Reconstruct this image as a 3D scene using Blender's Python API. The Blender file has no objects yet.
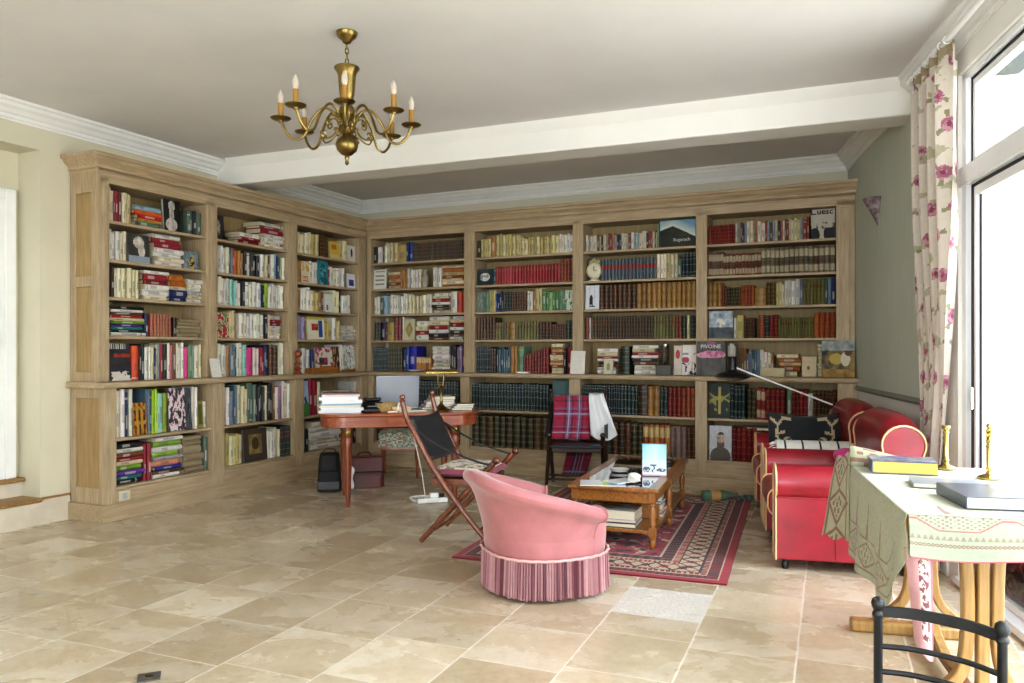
SKY, VIEW, LOOK, EXPO, REAR = 13.0, 'Standard', 'Medium High Contrast', -0.25, 80
import bpy, math, random
from mathutils import Vector, Matrix, noise as mnoise
R = random.Random(7)
PI = math.pi
COL = bpy.context.scene.collection

# ------------------------------------------------------------------ colour
def lin(h):
    h = h.lstrip('#')
    out = []
    for i in (0, 2, 4):
        c = int(h[i:i+2], 16) / 255.0
        out.append(c/12.92 if c <= 0.04045 else ((c+0.055)/1.055)**2.4)
    return tuple(out)

def mixc(a, b, t):
    return tuple(a[i]*(1-t)+b[i]*t for i in range(3))

def jit(c, r, a=0.12):
    k = 1 + (r.random()*2-1)*a
    return tuple(min(1, max(0, x*k*(1+(r.random()*2-1)*a*0.3))) for x in c)

# ------------------------------------------------------------------ materials
class NT:
    def __init__(self, name):
        self.m = bpy.data.materials.new(name)
        self.m.use_nodes = True
        self.t = self.m.node_tree
        self.t.nodes.clear()
        self.out = self.t.nodes.new('ShaderNodeOutputMaterial')
    def n(self, typ, **kw):
        nd = self.t.nodes.new(typ)
        for k, v in kw.items():
            if k.startswith('i_'):
                key = k[2:].replace('_', ' ')
                nd.inputs[key].default_value = v
            else:
                setattr(nd, k, v)
        return nd
    def l(self, a, b):
        self.t.links.new(a, b)
    def math(self, op, a, b=None, c=None):
        nd = self.t.nodes.new('ShaderNodeMath'); nd.operation = op
        for i, v in enumerate((a, b, c)):
            if v is None: continue
            if isinstance(v, (int, float)): nd.inputs[i].default_value = v
            else: self.l(v, nd.inputs[i])
        return nd.outputs[0]
    def mix(self, fac, a, b, blend='MIX'):
        nd = self.t.nodes.new('ShaderNodeMix'); nd.data_type = 'RGBA'; nd.blend_type = blend
        for i, v in ((0, fac), (6, a), (7, b)):
            if isinstance(v, (int, float)): nd.inputs[i].default_value = v
            elif isinstance(v, tuple): nd.inputs[i].default_value = (*v[:3], 1)
            else: self.l(v, nd.inputs[i])
        return nd.outputs[2]
    def ramp(self, fac, stops):
        nd = self.t.nodes.new('ShaderNodeValToRGB')
        el = nd.color_ramp.elements
        el[0].position = stops[0][0]; el[0].color = (*stops[0][1][:3], 1)
        el[1].position = stops[-1][0]; el[1].color = (*stops[-1][1][:3], 1)
        for p, c in stops[1:-1]:
            e = el.new(p); e.color = (*c[:3], 1)
        self.l(fac, nd.inputs[0])
        return nd.outputs[0]
    def noise(self, vec=None, scale=5, detail=4, rough=0.55, dist=0.0):
        nd = self.n('ShaderNodeTexNoise')
        nd.inputs['Scale'].default_value = scale; nd.inputs['Detail'].default_value = detail
        nd.inputs['Roughness'].default_value = rough; nd.inputs['Distortion'].default_value = dist
        if vec is not None: self.l(vec, nd.inputs['Vector'])
        return nd.outputs[0]
    def objco(self, scale=(1, 1, 1), rot=(0, 0, 0)):
        tc = self.n('ShaderNodeTexCoord'); mp = self.n('ShaderNodeMapping')
        mp.inputs['Scale'].default_value = scale; mp.inputs['Rotation'].default_value = rot
        self.l(tc.outputs['Object'], mp.inputs['Vector'])
        return mp.outputs[0]
    def bump(self, h, strength=0.2, dist=0.01):
        b = self.n('ShaderNodeBump'); b.inputs['Strength'].default_value = strength; b.inputs['Distance'].default_value = dist
        self.l(h, b.inputs['Height']); return b.outputs[0]
    def bsdf(self, color, rough=0.5, metal=0.0, normal=None, spec=0.5, **kw):
        p = self.n('ShaderNodeBsdfPrincipled')
        if isinstance(color, tuple): p.inputs['Base Color'].default_value = (*color[:3], 1)
        else: self.l(color, p.inputs['Base Color'])
        if isinstance(rough, (int, float)): p.inputs['Roughness'].default_value = rough
        else: self.l(rough, p.inputs['Roughness'])
        p.inputs['Metallic'].default_value = metal
        p.inputs['Specular IOR Level'].default_value = spec
        if normal is not None: self.l(normal, p.inputs['Normal'])
        for k, v in kw.items():
            p.inputs[k.replace('_', ' ')].default_value = v
        self.l(p.outputs[0], self.out.inputs[0])
        return p

def wood(name, dark, mid, light, grain='z', rough=0.5, scale=1.0, coat=0.0):
    t = NT(name)
    s = {'z': (26, 26, 1.6), 'x': (1.6, 26, 26), 'y': (26, 1.6, 26)}[grain]
    v = t.objco(tuple(k*scale for k in s))
    a = t.noise(v, 2.2, 5, 0.6, 0.6)
    v2 = t.objco((2.2, 2.2, 2.2))
    b = t.noise(v2, 1.3, 3, 0.5)
    f = t.math('ADD', t.math('MULTIPLY', a, 0.75), t.math('MULTIPLY', b, 0.25))
    c = t.ramp(f, [(0.30, dark), (0.52, mid), (0.72, light)])
    nrm = t.bump(a, 0.12, 0.004)
    p = t.bsdf(c, rough, normal=nrm)
    if coat: p.inputs['Coat Weight'].default_value = coat; p.inputs['Coat Roughness'].default_value = 0.15
    return t.m

def plain(name, hexc, rough=0.5, metal=0.0, var=0.08, nscale=6, bump=0.0, bscale=60, sheen=0.0, coat=0.0, spec=0.5):
    t = NT(name); c = lin(hexc)
    v = t.objco()
    f = t.noise(v, nscale, 4, 0.55)
    col = t.ramp(f, [(0.3, tuple(x*(1-var*2) for x in c)), (0.7, tuple(min(1, x*(1+var)) for x in c))])
    nrm = t.bump(t.noise(v, bscale, 3, 0.6), bump, 0.004) if bump else None
    p = t.bsdf(col, rough, metal, nrm, spec)
    if sheen: p.inputs['Sheen Weight'].default_value = sheen; p.inputs['Sheen Roughness'].default_value = 0.4
    if coat: p.inputs['Coat Weight'].default_value = coat; p.inputs['Coat Roughness'].default_value = 0.12
    return t.m

def vcol(name, rough=0.6, var=0.12, bump=0.0, bscale=90, sheen=0.0, trans=0.0, spec=0.4):
    t = NT(name)
    a = t.n('ShaderNodeAttribute', attribute_name='Col')
    v = t.objco()
    f = t.noise(v, 35, 3, 0.6)
    k = t.ramp(f, [(0.3, (1-var,)*3), (0.7, (1.0,)*3)])
    c = t.mix(1.0, a.outputs['Color'], k, 'MULTIPLY')
    nrm = t.bump(t.noise(v, bscale, 2, 0.6), bump, 0.003) if bump else None
    p = t.bsdf(c, rough, 0, nrm, spec)
    if sheen: p.inputs['Sheen Weight'].default_value = sheen
    if trans:
        tr = t.n('ShaderNodeBsdfTranslucent'); t.l(c, tr.inputs[0])
        mx = t.n('ShaderNodeMixShader'); mx.inputs[0].default_value = trans
        t.l(p.outputs[0], mx.inputs[1]); t.l(tr.outputs[0], mx.inputs[2]); t.l(mx.outputs[0], t.out.inputs[0])
    return t.m

M = {}
oD, oM, oL = lin('97836a'), lin('b09c7e'), lin('c2b194')
M['oak_z'] = wood('limed_oak_vertical', oD, oM, oL, 'z', 0.55)
M['oak_x'] = wood('limed_oak_horizontal', oD, oM, oL, 'x', 0.55)
M['oak_back'] = wood('limed_oak_back', lin('8d7b55'), lin('a08b62'), lin('ae9a70'), 'z', 0.6, 0.7)
M['oak_deep'] = wood('limed_oak_panel', lin('8f7851'), lin('a78d63'), lin('b79e74'), 'z', 0.6)
M['nose'] = wood('oak_tread', lin('7d5f38'), lin('9a7748'), lin('ad8a58'), 'x', 0.4)
M['mahogany'] = wood('mahogany', lin('6b3420'), lin('974f30'), lin('b0683f'), 'x', 0.28, 1.0, 0.4)
M['mahogany_z'] = wood('mahogany_leg', lin('5c2c1a'), lin('84452a'), lin('9d5c38'), 'z', 0.3, 1.0, 0.3)
M['chair_wood'] = wood('red_brown_beech', lin('4a2416'), lin('74402a'), lin('945a3c'), 'z', 0.3, 1.0, 0.3)
M['dark_wood'] = wood('dark_walnut', lin('21150f'), lin('38251b'), lin('523827'), 'z', 0.35, 1.0, 0.3)
M['walnut'] = wood('waxed_walnut', lin('6d4420'), lin('96632f'), lin('b27d44'), 'x', 0.32, 1.0, 0.3)
M['walnut_z'] = wood('waxed_walnut_leg', lin('6d4420'), lin('96632f'), lin('b27d44'), 'z', 0.32, 1.0, 0.3)
M['bentwood'] = wood('honey_bentwood', lin('86683c'), lin('a88450'), lin('bd9a66'), 'z', 0.35, 1.0, 0.2)
M['toy_wood'] = wood('turned_cherry', lin('6a3018'), lin('8d4826'), lin('a65d36'), 'z', 0.35)
M['box_wood'] = wood('small_box_wood', lin('7a4a1e'), lin('9c642c'), lin('b3793d'), 'x', 0.4)
M['red_leather'] = plain('red_leather', '971a2c', 0.36, 0, 0.16, 5, 0.12, 160, coat=0.35)
M['piping'] = plain('cream_piping', 'd9b98c', 0.6)
M['velvet'] = plain('pink_velvet', 'b27476', 0.85, 0, 0.07, 9, 0.08, 220, sheen=0.5)
M['brass'] = plain('aged_brass', '8d794a', 0.30, 1.0, 0.15, 12)
M['brass_bright'] = plain('polished_brass', 'cdb872', 0.2, 1.0, 0.1, 12)
M['black_metal'] = plain('black_iron', '2c2d2e', 0.4, 0.3, 0.1, 12)
M['chrome'] = plain('brushed_chrome', 'd5d5d2', 0.25, 1.0, 0.05)
M['black'] = plain('black_plastic', '161618', 0.35)
M['black_cloth'] = plain('black_nylon', '17171b', 0.7, 0, 0.1, 8, 0.1, 120)
M['black_leather'] = plain('black_leather', '2b2d31', 0.38, 0, 0.1, 8, 0.1, 150)
M['brown_leather'] = plain('brown_leather', '571e14', 0.42, 0, 0.2, 8, 0.1, 120)
M['candle'] = plain('ochre_candle_tube', '9c7434', 0.6)
M['bulb'] = plain('frosted_bulb', 'bdb2a4', 0.3, 0, 0.03)
M['white_paint'] = plain('white_gloss_paint', 'eeeeec', 0.35, 0, 0.02)
M['frame_white'] = plain('white_window_frame', 'f0f1f2', 0.25, 0, 0.02)
M['gasket'] = plain('dark_gasket', '1f1d28', 0.6)
M['ceiling'] = plain('ceiling_paint', 'dddbd9', 0.9, 0, 0.03, 1.2)
M['beam'] = plain('beam_paint', 'e6e4de', 0.85, 0, 0.02, 1.2)
M['crown'] = plain('crown_paint', 'e9e9e6', 0.7, 0, 0.02)
M['cream_wall'] = plain('cream_wall_paint', 'd5cfb9', 0.9, 0, 0.04, 0.8, 0.05, 80)
M['white_wall'] = plain('white_wall_paint', 'e9e7e2', 0.85, 0, 0.03, 0.8)
M['paper'] = plain('white_paper', 'eceae4', 0.7, 0, 0.03)
M['cable'] = plain('white_cable', 'e4e2dc', 0.5)
M['silver'] = plain('silver_laptop', 'b9bec8', 0.35, 0.5, 0.03)
M['wicker'] = plain('straw_basket', 'bb9c66', 0.7, 0, 0.2, 60, 0.4, 120)
M['stone_base'] = plain('stone_riser', 'd3c9b6', 0.6, 0, 0.08, 5)
M['white_cloth'] = plain('white_cotton', 'e8e9ea', 0.8, 0, 0.04, 9)
M['magenta'] = plain('magenta_cloth', 'c43a86', 0.8, sheen=0.3)
M['terracotta'] = plain('terracotta', '331811', 0.75, 0, 0.2, 8, 0.3, 60)
M['green_glass'] = plain('green_glass_bottle', '6b8f78', 0.15, 0, 0.1, 12)
M['slate'] = plain('dark_slate', '55534f', 0.5)
M['render'] = plain('pale_pebbledash', 'efede6', 0.9, 0, 0.08, 30, 0.5, 90)
M['paving'] = plain('pale_paving', 'dad5c9', 0.9, 0, 0.08, 3)
M['ceramic'] = plain('white_ceramic', 'e9e8e4', 0.2, 0, 0.03)
M['col'] = vcol('printed_book_covers', 0.55, 0.14)
M['col_leather'] = vcol('gilt_leather_bindings', 0.42, 0.25)
M['col_cloth'] = vcol('printed_cloth', 0.9, 0.12, 0.15, 150, 0.15)
M['col_curtain'] = vcol('printed_curtain', 0.9, 0.08, 0, 90, 0.1, 0.35)
M['col_rug'] = vcol('knotted_wool_rug', 0.95, 0.22, 0.4, 260, 0.15)
M['col_gloss'] = vcol('glossy_print', 0.28, 0.05)

def sage_wall():
    t = NT('sage_wallpaper')
    v = t.objco((1, 1, 1))
    s = t.noise(t.objco((90, 90, 2.0)), 1.0, 3, 0.6)
    b = t.noise(v, 1.1, 3)
    f = t.math('ADD', t.math('MULTIPLY', s, 0.6), t.math('MULTIPLY', b, 0.4))
    c = t.ramp(f, [(0.3, lin('b8bfb2')), (0.7, lin('ccd2c8'))])
    t.bsdf(c, 0.8, normal=t.bump(s, 0.15, 0.004))
    return t.m
M['sage'] = sage_wall()

def glass_mat(name, tint=(1, 1, 1), refl=0.08):
    t = NT(name)
    tr = t.n('ShaderNodeBsdfTransparent'); tr.inputs[0].default_value = (*tint, 1)
    gl = t.n('ShaderNodeBsdfGlossy'); gl.inputs['Roughness'].default_value = 0.02
    lw = t.n('ShaderNodeLayerWeight'); lw.inputs[0].default_value = 0.5
    f = t.math('MULTIPLY_ADD', t.math('POWER', lw.outputs['Facing'], 5.0), 0.7, 0.03)
    mx = t.n('ShaderNodeMixShader'); t.l(f, mx.inputs[0]); t.l(tr.outputs[0], mx.inputs[1]); t.l(gl.outputs[0], mx.inputs[2])
    t.l(mx.outputs[0], t.out.inputs[0])
    return t.m
M['glass'] = glass_mat('window_glass')
M['tumbler'] = glass_mat('tumbler_glass', (0.93, 0.95, 0.96))

def table_glass():
    t = NT('dark_table_glass')
    p = t.bsdf(lin('3a3027'), 0.05, spec=0.9)
    p.inputs['Coat Weight'].default_value = 1.0; p.inputs['Coat Roughness'].default_value = 0.02
    return t.m
M['table_glass'] = table_glass()

def floor_mat():
    t = NT('travertine_tiles')
    tc = t.n('ShaderNodeTexCoord'); sp = t.n('ShaderNodeSeparateXYZ'); t.l(tc.outputs['Object'], sp.inputs[0])
    x, y = sp.outputs[0], sp.outputs[1]
    a = t.math('SUBTRACT', t.math('MULTIPLY', x, .9252), t.math('MULTIPLY', y, .3795))
    b = t.math('ADD', t.math('MULTIPLY', x, .3795), t.math('MULTIPLY', y, .9252))
    ra = t.math('DIVIDE', t.math('ADD', a, 0.57+44), 0.44)
    row = t.math('FLOOR', ra); fa = t.math('FRACT', ra)
    wn = t.n('ShaderNodeTexWhiteNoise', noise_dimensions='1D'); t.l(row, wn.inputs['W'])
    rb = t.math('DIVIDE', t.math('ADD', b, t.math('MULTIPLY_ADD', wn.outputs[0], 0.22, 45-2.60)), 0.45)
    col = t.math('FLOOR', rb); fb = t.math('FRACT', rb)
    cx = t.n('ShaderNodeCombineXYZ'); t.l(row, cx.inputs[0]); t.l(col, cx.inputs[1])
    w2 = t.n('ShaderNodeTexWhiteNoise', noise_dimensions='2D'); t.l(cx.outputs[0], w2.inputs['Vector'])
    def edge(f, size, w):
        d = t.math('MULTIPLY', t.math('MINIMUM', f, t.math('SUBTRACT', 1.0, f)), size)
        return t.math('LESS_THAN', d, w)
    grout = t.math('MAXIMUM', edge(fa, 0.44, 0.0042), edge(fb, 0.45, 0.003))
    # cloudy stone, streaks follow the tile rows
    off = t.n('ShaderNodeVectorMath', operation='MULTIPLY_ADD'); t.l(w2.outputs['Color'], off.inputs[0])
    off.inputs[1].default_value = (9, 9, 9); t.l(tc.outputs['Object'], off.inputs[2])
    mp = t.n('ShaderNodeMapping'); mp.inputs['Rotation'].default_value = (0, 0, math.radians(22)); mp.inputs['Scale'].default_value = (2.4, 3.4, 1)
    t.l(off.outputs[0], mp.inputs['Vector'])
    n1 = t.noise(mp.outputs[0], 1.0, 5, 0.58, 0.5)
    n2 = t.noise(off.outputs[0], 9, 5, 0.7, 0.3)
    f = t.math('ADD', t.math('MULTIPLY', n1, 0.92), t.math('MULTIPLY', n2, 0.08))
    stone = t.ramp(f, [(0.25, lin('bfae94')), (0.42, lin('c8b9a0')), (0.52, lin('cec1aa')), (0.63, lin('d6ccba')), (0.80, lin('e6dfd3'))])
    tone = t.ramp(w2.outputs[0], [(0.0, (0.80, 0.77, 0.73)), (0.45, (0.92, 0.90, 0.87)), (0.8, (0.98, 0.97, 0.96)), (1.0, (1.14, 1.15, 1.17))])
    stone = t.mix(1.0, stone, tone, 'MULTIPLY')
    fine = t.noise(off.outputs[0], 26, 5, 0.75, 0.2)
    stone = t.mix(1.0, stone, t.ramp(fine, [(0.34, (0.86, 0.84, 0.80)), (0.5, (0.97, 0.965, 0.955)), (0.66, (1.04, 1.04, 1.04))]), 'MULTIPLY')
    # one replacement tile is paler and speckled
    def inside(v, lo, hi):
        return t.math('MULTIPLY', t.math('GREATER_THAN', v, lo), t.math('LESS_THAN', v, hi))
    pale = t.math('MULTIPLY', inside(a, -1.006, -0.574), inside(b, 3.75, 4.2))
    spk = t.ramp(t.noise(tc.outputs['Object'], 60, 3, 0.7), [(0.35, lin('cfc8bd')), (0.6, lin('e9e6e0'))])
    stone = t.mix(pale, stone, spk)
    c = t.mix(grout, stone, lin('e6dece'))
    rough = t.math('MULTIPLY_ADD', n1, 0.14, 0.20)
    hgt = t.math('MULTIPLY', grout, -1.0)
    t.bsdf(c, rough, normal=t.bump(hgt, 0.12, 0.003), spec=0.5)
    return t.m
M['floor'] = floor_mat()

# ------------------------------------------------------------------ object helpers
def setp(o, label=None, cat=None, group=None, kind=None):
    if label: o['label'] = label
    if cat: o['category'] = cat
    if group: o['group'] = group
    if kind: o['kind'] = kind
    return o

def frame(name, loc, ang, label=None, cat=None, group=None, kind=None):
    o = bpy.data.objects.new(name, None); COL.objects.link(o)
    o.empty_display_size = 0.1
    o.location = loc; o.rotation_euler = (0, 0, math.radians(ang))
    return setp(o, label, cat, group, kind)

class MB:
    def __init__(self):
        self.v = []; self.f = []; self.c = []; self.m = []
        self.cur = (0.5, 0.5, 0.5); self.mi = 0
    def face(self, idx, col=None):
        self.f.append(tuple(idx)); self.c.append(col or self.cur); self.m.append(self.mi)
    def add(self, vs):
        b = len(self.v); self.v.extend([tuple(p) for p in vs]); return b
    def box(self, x0, x1, y0, y1, z0, z1, col=None, tf=None):
        vs = [(x0,y0,z0),(x1,y0,z0),(x1,y1,z0),(x0,y1,z0),(x0,y0,z1),(x1,y0,z1),(x1,y1,z1),(x0,y1,z1)]
        if tf: vs = [tf(Vector(p)) for p in vs]
        b = self.add(vs)
        for q in ((0,3,2,1),(4,5,6,7),(0,1,5,4),(1,2,6,5),(2,3,7,6),(3,0,4,7)):
            self.face([b+i for i in q], col)
        return self
    def poly(self, pts, col=None):
        b = self.add(pts); self.face(range(b, b+len(pts)), col); return self
    def extrude(self, prof, axis, a0, a1, col=None, tf=None):
        # prof: list of 2D points CCW; axis 'x': (y,z) profile; 'y': (x,z); 'z': (x,y)
        def p3(p, a):
            q = {'x': (a, p[0], p[1]), 'y': (p[0], a, p[1]), 'z': (p[0], p[1], a)}[axis]
            return tf(Vector(q)) if tf else q
        n = len(prof)
        b = self.add([p3(p, a0) for p in prof] + [p3(p, a1) for p in prof])
        for i in range(n):
            j = (i+1) % n
            self.face((b+i, b+j, b+n+j, b+n+i), col)
        self.face([b+i for i in reversed(range(n))], col); self.face([b+n+i for i in range(n)], col)
        return self
    def lathe(self, prof, seg=24, c=(0, 0, 0), col=None, tf=None, cap=True):
        # prof: (r, z) bottom to top
        n = len(prof); b0 = len(self.v)
        for r, z in prof:
            for k in range(seg):
                a = 2*PI*k/seg
                p = Vector((c[0]+r*math.cos(a), c[1]+r*math.sin(a), c[2]+z))
                self.v.append(tuple(tf(p)) if tf else tuple(p))
        for i in range(n-1):
            for k in range(seg):
                j = (k+1) % seg
                self.face((b0+i*seg+k, b0+i*seg+j, b0+(i+1)*seg+j, b0+(i+1)*seg+k), col)
        if cap:
            self.face([b0+k for k in reversed(range(seg))], col)
            self.face([b0+(n-1)*seg+k for k in range(seg)], col)
        return self
    def tube(self, pts, rad, seg=10, col=None, closed=False, cap=True):
        pts = [Vector(p) for p in pts]; n = len(pts)
        rads = rad if isinstance(rad, (list, tuple)) else [rad]*n
        b0 = len(self.v); prev = None
        for i, p in enumerate(pts):
            if closed: t = (pts[(i+1) % n]-pts[(i-1) % n])
            else: t = pts[min(i+1, n-1)]-pts[max(i-1, 0)]
            if t.length < 1e-9: t = Vector((0, 0, 1))
            t.normalize()
            if prev is None:
                u = t.cross(Vector((0, 0, 1)))
                if u.length < 0.1: u = t.cross(Vector((1, 0, 0)))
            else:
                u = prev - t*prev.dot(t)
                if u.length < 1e-6: u = t.cross(Vector((1, 0, 0)))
            u.normalize(); w = t.cross(u); prev = u
            for k in range(seg):
                a = 2*PI*k/seg
                self.v.append(tuple(p + (u*math.cos(a)+w*math.sin(a))*rads[i]))
        for i in range(n if closed else n-1):
            i2 = (i+1) % n
            for k in range(seg):
                j = (k+1) % seg
                self.face((b0+i*seg+k, b0+i*seg+j, b0+i2*seg+j, b0+i2*seg+k), col)
        if cap and not closed:
            self.face([b0+k for k in reversed(range(seg))], col)
            self.face([b0+(n-1)*seg+k for k in range(seg)], col)
        return self
    def ribbon(self, pts, wdir, w, th, col=None):
        # flat bar swept along pts; wdir = width direction, th = thickness
        pts = [Vector(p) for p in pts]; wv = Vector(wdir).normalized(); n = len(pts); b0 = len(self.v)
        for i, p in enumerate(pts):
            t = (pts[min(i+1, n-1)]-pts[max(i-1, 0)]).normalized()
            nn = t.cross(wv).normalized()
            for sw, sn in ((-1, -1), (1, -1), (1, 1), (-1, 1)):
                self.v.append(tuple(p + wv*(sw*w/2) + nn*(sn*th/2)))
        for i in range(n-1):
            for k in range(4):
                j = (k+1) % 4
                self.face((b0+i*4+k, b0+i*4+j, b0+(i+1)*4+j, b0+(i+1)*4+k), col)
        self.face([b0+k for k in reversed(range(4))], col); self.face([b0+(n-1)*4+k for k in range(4)], col)
        return self
    def grid(self, nu, nv, pos, color=None, thick=0.0, wrap=False):
        b0 = len(self.v)
        for j in range(nv+1):
            for i in range(nu+1):
                self.v.append(tuple(pos(i/nu, j/nv)))
        for j in range(nv):
            for i in range(nu):
                c = color((i+.5)/nu, (j+.5)/nv) if color else None
                a = b0+j*(nu+1)+i
                self.face((a, a+1, a+nu+2, a+nu+1), c)
        return self
    def ball(self, c, r, seg=14, rings=8, sc=(1, 1, 1), col=None):
        prof = [(r*math.sin(PI*i/rings)+1e-5, -r*math.cos(PI*i/rings)) for i in range(rings+1)]
        cv = Vector(c)
        self.lathe(prof, seg, (0, 0, 0), col, tf=lambda p: Vector((p.x*sc[0], p.y*sc[1], p.z*sc[2]))+cv)
        return self
    def build(self, name, mat, parent=None, bevel=0.0, smooth=True, angle=0.7, solid=0.0, subsurf=0, bseg=2, loc=None):
        me = bpy.data.meshes.new(name)
        vs = self.v
        if loc is not None:
            vs = [(p[0]-loc[0], p[1]-loc[1], p[2]-loc[2]) for p in vs]
        me.from_pydata(vs, [], self.f)
        mats = mat if isinstance(mat, (list, tuple)) else [mat]
        for m_ in mats: me.materials.append(m_)
        if len(mats) > 1: me.polygons.foreach_set('material_index', self.m)
        ca = me.color_attributes.new('Col', 'FLOAT_COLOR', 'CORNER')
        data = []
        for p, c in zip(me.polygons, self.c):
            data.extend([c[0], c[1], c[2], 1.0]*p.loop_total)
        ca.data.foreach_set('color', data)
        me.validate(clean_customdata=False)
        if smooth:
            me.polygons.foreach_set('use_smooth', [True]*len(me.polygons))
            me.set_sharp_from_angle(angle=angle)
        me.update()
        o = bpy.data.objects.new(name, me); COL.objects.link(o)
        if parent is not None: o.parent = parent
        if loc is not None: o.location = loc
        if bevel:
            b = o.modifiers.new('bevel', 'BEVEL'); b.width = bevel; b.segments = bseg; b.limit_method = 'ANGLE'; b.angle_limit = 0.6
        if subsurf:
            s = o.modifiers.new('sub', 'SUBSURF'); s.levels = subsurf; s.render_levels = subsurf
        if solid:
            s = o.modifiers.new('solid', 'SOLIDIFY'); s.thickness = abs(solid); s.offset = 0 if solid > 0 else -1
        return o

def spline(pts, n=8):
    P = [Vector(p) for p in pts]; out = []
    Q = [P[0]*2-P[1]] + P + [P[-1]*2-P[-2]]
    for i in range(1, len(Q)-2):
        for k in range(n):
            t = k/n
            a, b, c, d = Q[i-1], Q[i], Q[i+1], Q[i+2]
            out.append(0.5*((2*b)+(c-a)*t+(2*a-5*b+4*c-d)*t*t+(3*b-a-3*c+d)*t**3))
    out.append(P[-1]); return out

def text_faces(mb, body, size, place, col, bold=0.0):
    # lettering as flat mesh; place(x, y) -> 3D
    cu = bpy.data.curves.new('lettering', 'FONT'); cu.body = body; cu.size = size; cu.align_x = 'CENTER'; cu.align_y = 'CENTER'
    cu.offset = bold; cu.resolution_u = 2
    ob = bpy.data.objects.new('lettering', cu); COL.objects.link(ob)
    bpy.context.view_layer.update()
    me = ob.evaluated_get(bpy.context.evaluated_depsgraph_get()).to_mesh()
    b = mb.add([place(v.co.x, v.co.y) for v in me.vertices])
    for p in me.polygons: mb.face([b+i for i in p.vertices], col)
    ob.to_mesh_clear(); bpy.data.objects.remove(ob); bpy.data.curves.remove(cu)

def fbm(x, y, s=1.0, z=0.0):
    return mnoise.fractal(Vector((x*s, y*s, z)), 1.0, 2.0, 4)
# ================================================================== ROOM
def local(o, p):
    a = o.rotation_euler[2]; c, s = math.cos(a), math.sin(a)
    return Vector((o.location[0]+c*p[0]-s*p[1], o.location[1]+s*p[0]+c*p[1], o.location[2]+p[2]))

def struct(name, mb, mat, fr=None, **kw):
    if fr is not None:
        mb.v = [tuple(local(fr, p)) for p in mb.v]
    o = mb.build(name, mat, **kw); o['kind'] = 'structure'; return o

class Fr:                         # a plain local frame (no object)
    def __init__(self, loc, ang):
        self.location = Vector(loc); self.rotation_euler = (0, 0, math.radians(ang))
    def mat(self):
        return Matrix.Translation(self.location) @ Matrix.Rotation(self.rotation_euler[2], 4, 'Z')

LW = Fr((-3.42, 5.99, 0), 65.2)       # left wall: x away from camera, y into the wall
BW = Fr((-1.844, 9.406, 0), -24.8)    # back wall: x to the right, y outwards
RW = Fr((3.088, 7.127, 0), -102.23)   # right wall: x towards the camera, y outwards
BM = Fr((-2.795, 7.343, 0), -22.5)     # ceiling beam
H = 3.09

floor_pts = [(-7.6, -2.7), (1.03, -2.7), (3.12, 7.16), (-1.85, 9.45)]
mb = MB(); mb.extrude([(p[0], p[1]) for p in floor_pts], 'z', -0.06, 0.0)
struct('floor', mb, M['floor'], smooth=False)
mb = MB(); mb.extrude([(-7.9, -2.9), (1.3, -2.9), (3.4, 7.3), (-1.8, 9.8)], 'z', H, H+0.12)
struct('ceiling', mb, M['ceiling'], smooth=False)

# left wall with the doorway recess
OX0, OX1 = -1.95, -0.234
mb = MB()
mb.box(OX1, 3.95, 0, .42, 0, H); mb.box(OX0, OX1, 0, .42, 2.79, H); mb.box(-10.5, OX0, 0, .42, 0, H)
mb.box(OX0, OX1, .25, .42, 0, 2.79)
struct('wall_left', mb, M['cream_wall'], LW, smooth=False)
mb = MB(); mb.box(OX0, OX1, .0, .25, 0, .17); mb.box(OX0, OX1, .2, .25, .2, .31)
struct('step_riser', mb, M['stone_base'], LW, smooth=False)
mb = MB(); mb.box(OX0+.004, OX1-.002, -.035, .25, .17, .2); mb.box(OX0+.004, OX1-.002, .165, .25, .31, .34)
struct('step_tread', mb, M['nose'], LW, bevel=.006)
mb = MB(); mb.box(OX1, -.01, -.022, 0, 0, .185); mb.box(OX0, OX1, -.022, 0, 0, .168); mb.box(-10.4, OX0, -.022, 0, 0, .185)
struct('baseboard_left', mb, M['stone_base'], LW, smooth=False)
mb = MB(); mb.box(OX1, -.01, -.03, 0, .185, .2); mb.box(-10.4, OX0, -.03, 0, .185, .2)
struct('baseboard_left.001', mb, M['nose'], LW, bevel=.004)
# panelled door
mb = MB(); mb.box(-1.58, -.36, .215, .245, .34, 2.42)
for x0, x1 in ((-1.5, -1.02), (-.94, -.46)):
    for z0, z1 in ((.45, .95), (1.05, 1.42), (1.5, 1.86), (1.94, 2.32)):
        mb.box(x0, x0+.03, .205, .216, z0, z1); mb.box(x1-.03, x1, .205, .216, z0, z1)
        mb.box(x0, x1, .205, .216, z0, z0+.03); mb.box(x0, x1, .205, .216, z1-.03, z1)
dr = struct('door_1', mb, M['white_paint'], LW, bevel=.003)
mb = MB(); mb.box(-.36, -.28, .2, .25, .34, 2.5); mb.box(-1.66, -1.58, .2, .25, .34, 2.5); mb.box(-1.58, -.36, .2, .25, 2.42, 2.5)
mb.v = [tuple(local(LW, p)) for p in mb.v]; mb.build('door_frame', M['white_paint'], dr, bevel=.006)
mb = MB(); hp = local(LW, (-.44, .2, 1.38))
mb.ball(hp, .03); mb.build('door_handle', M['brass'], dr)

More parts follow.
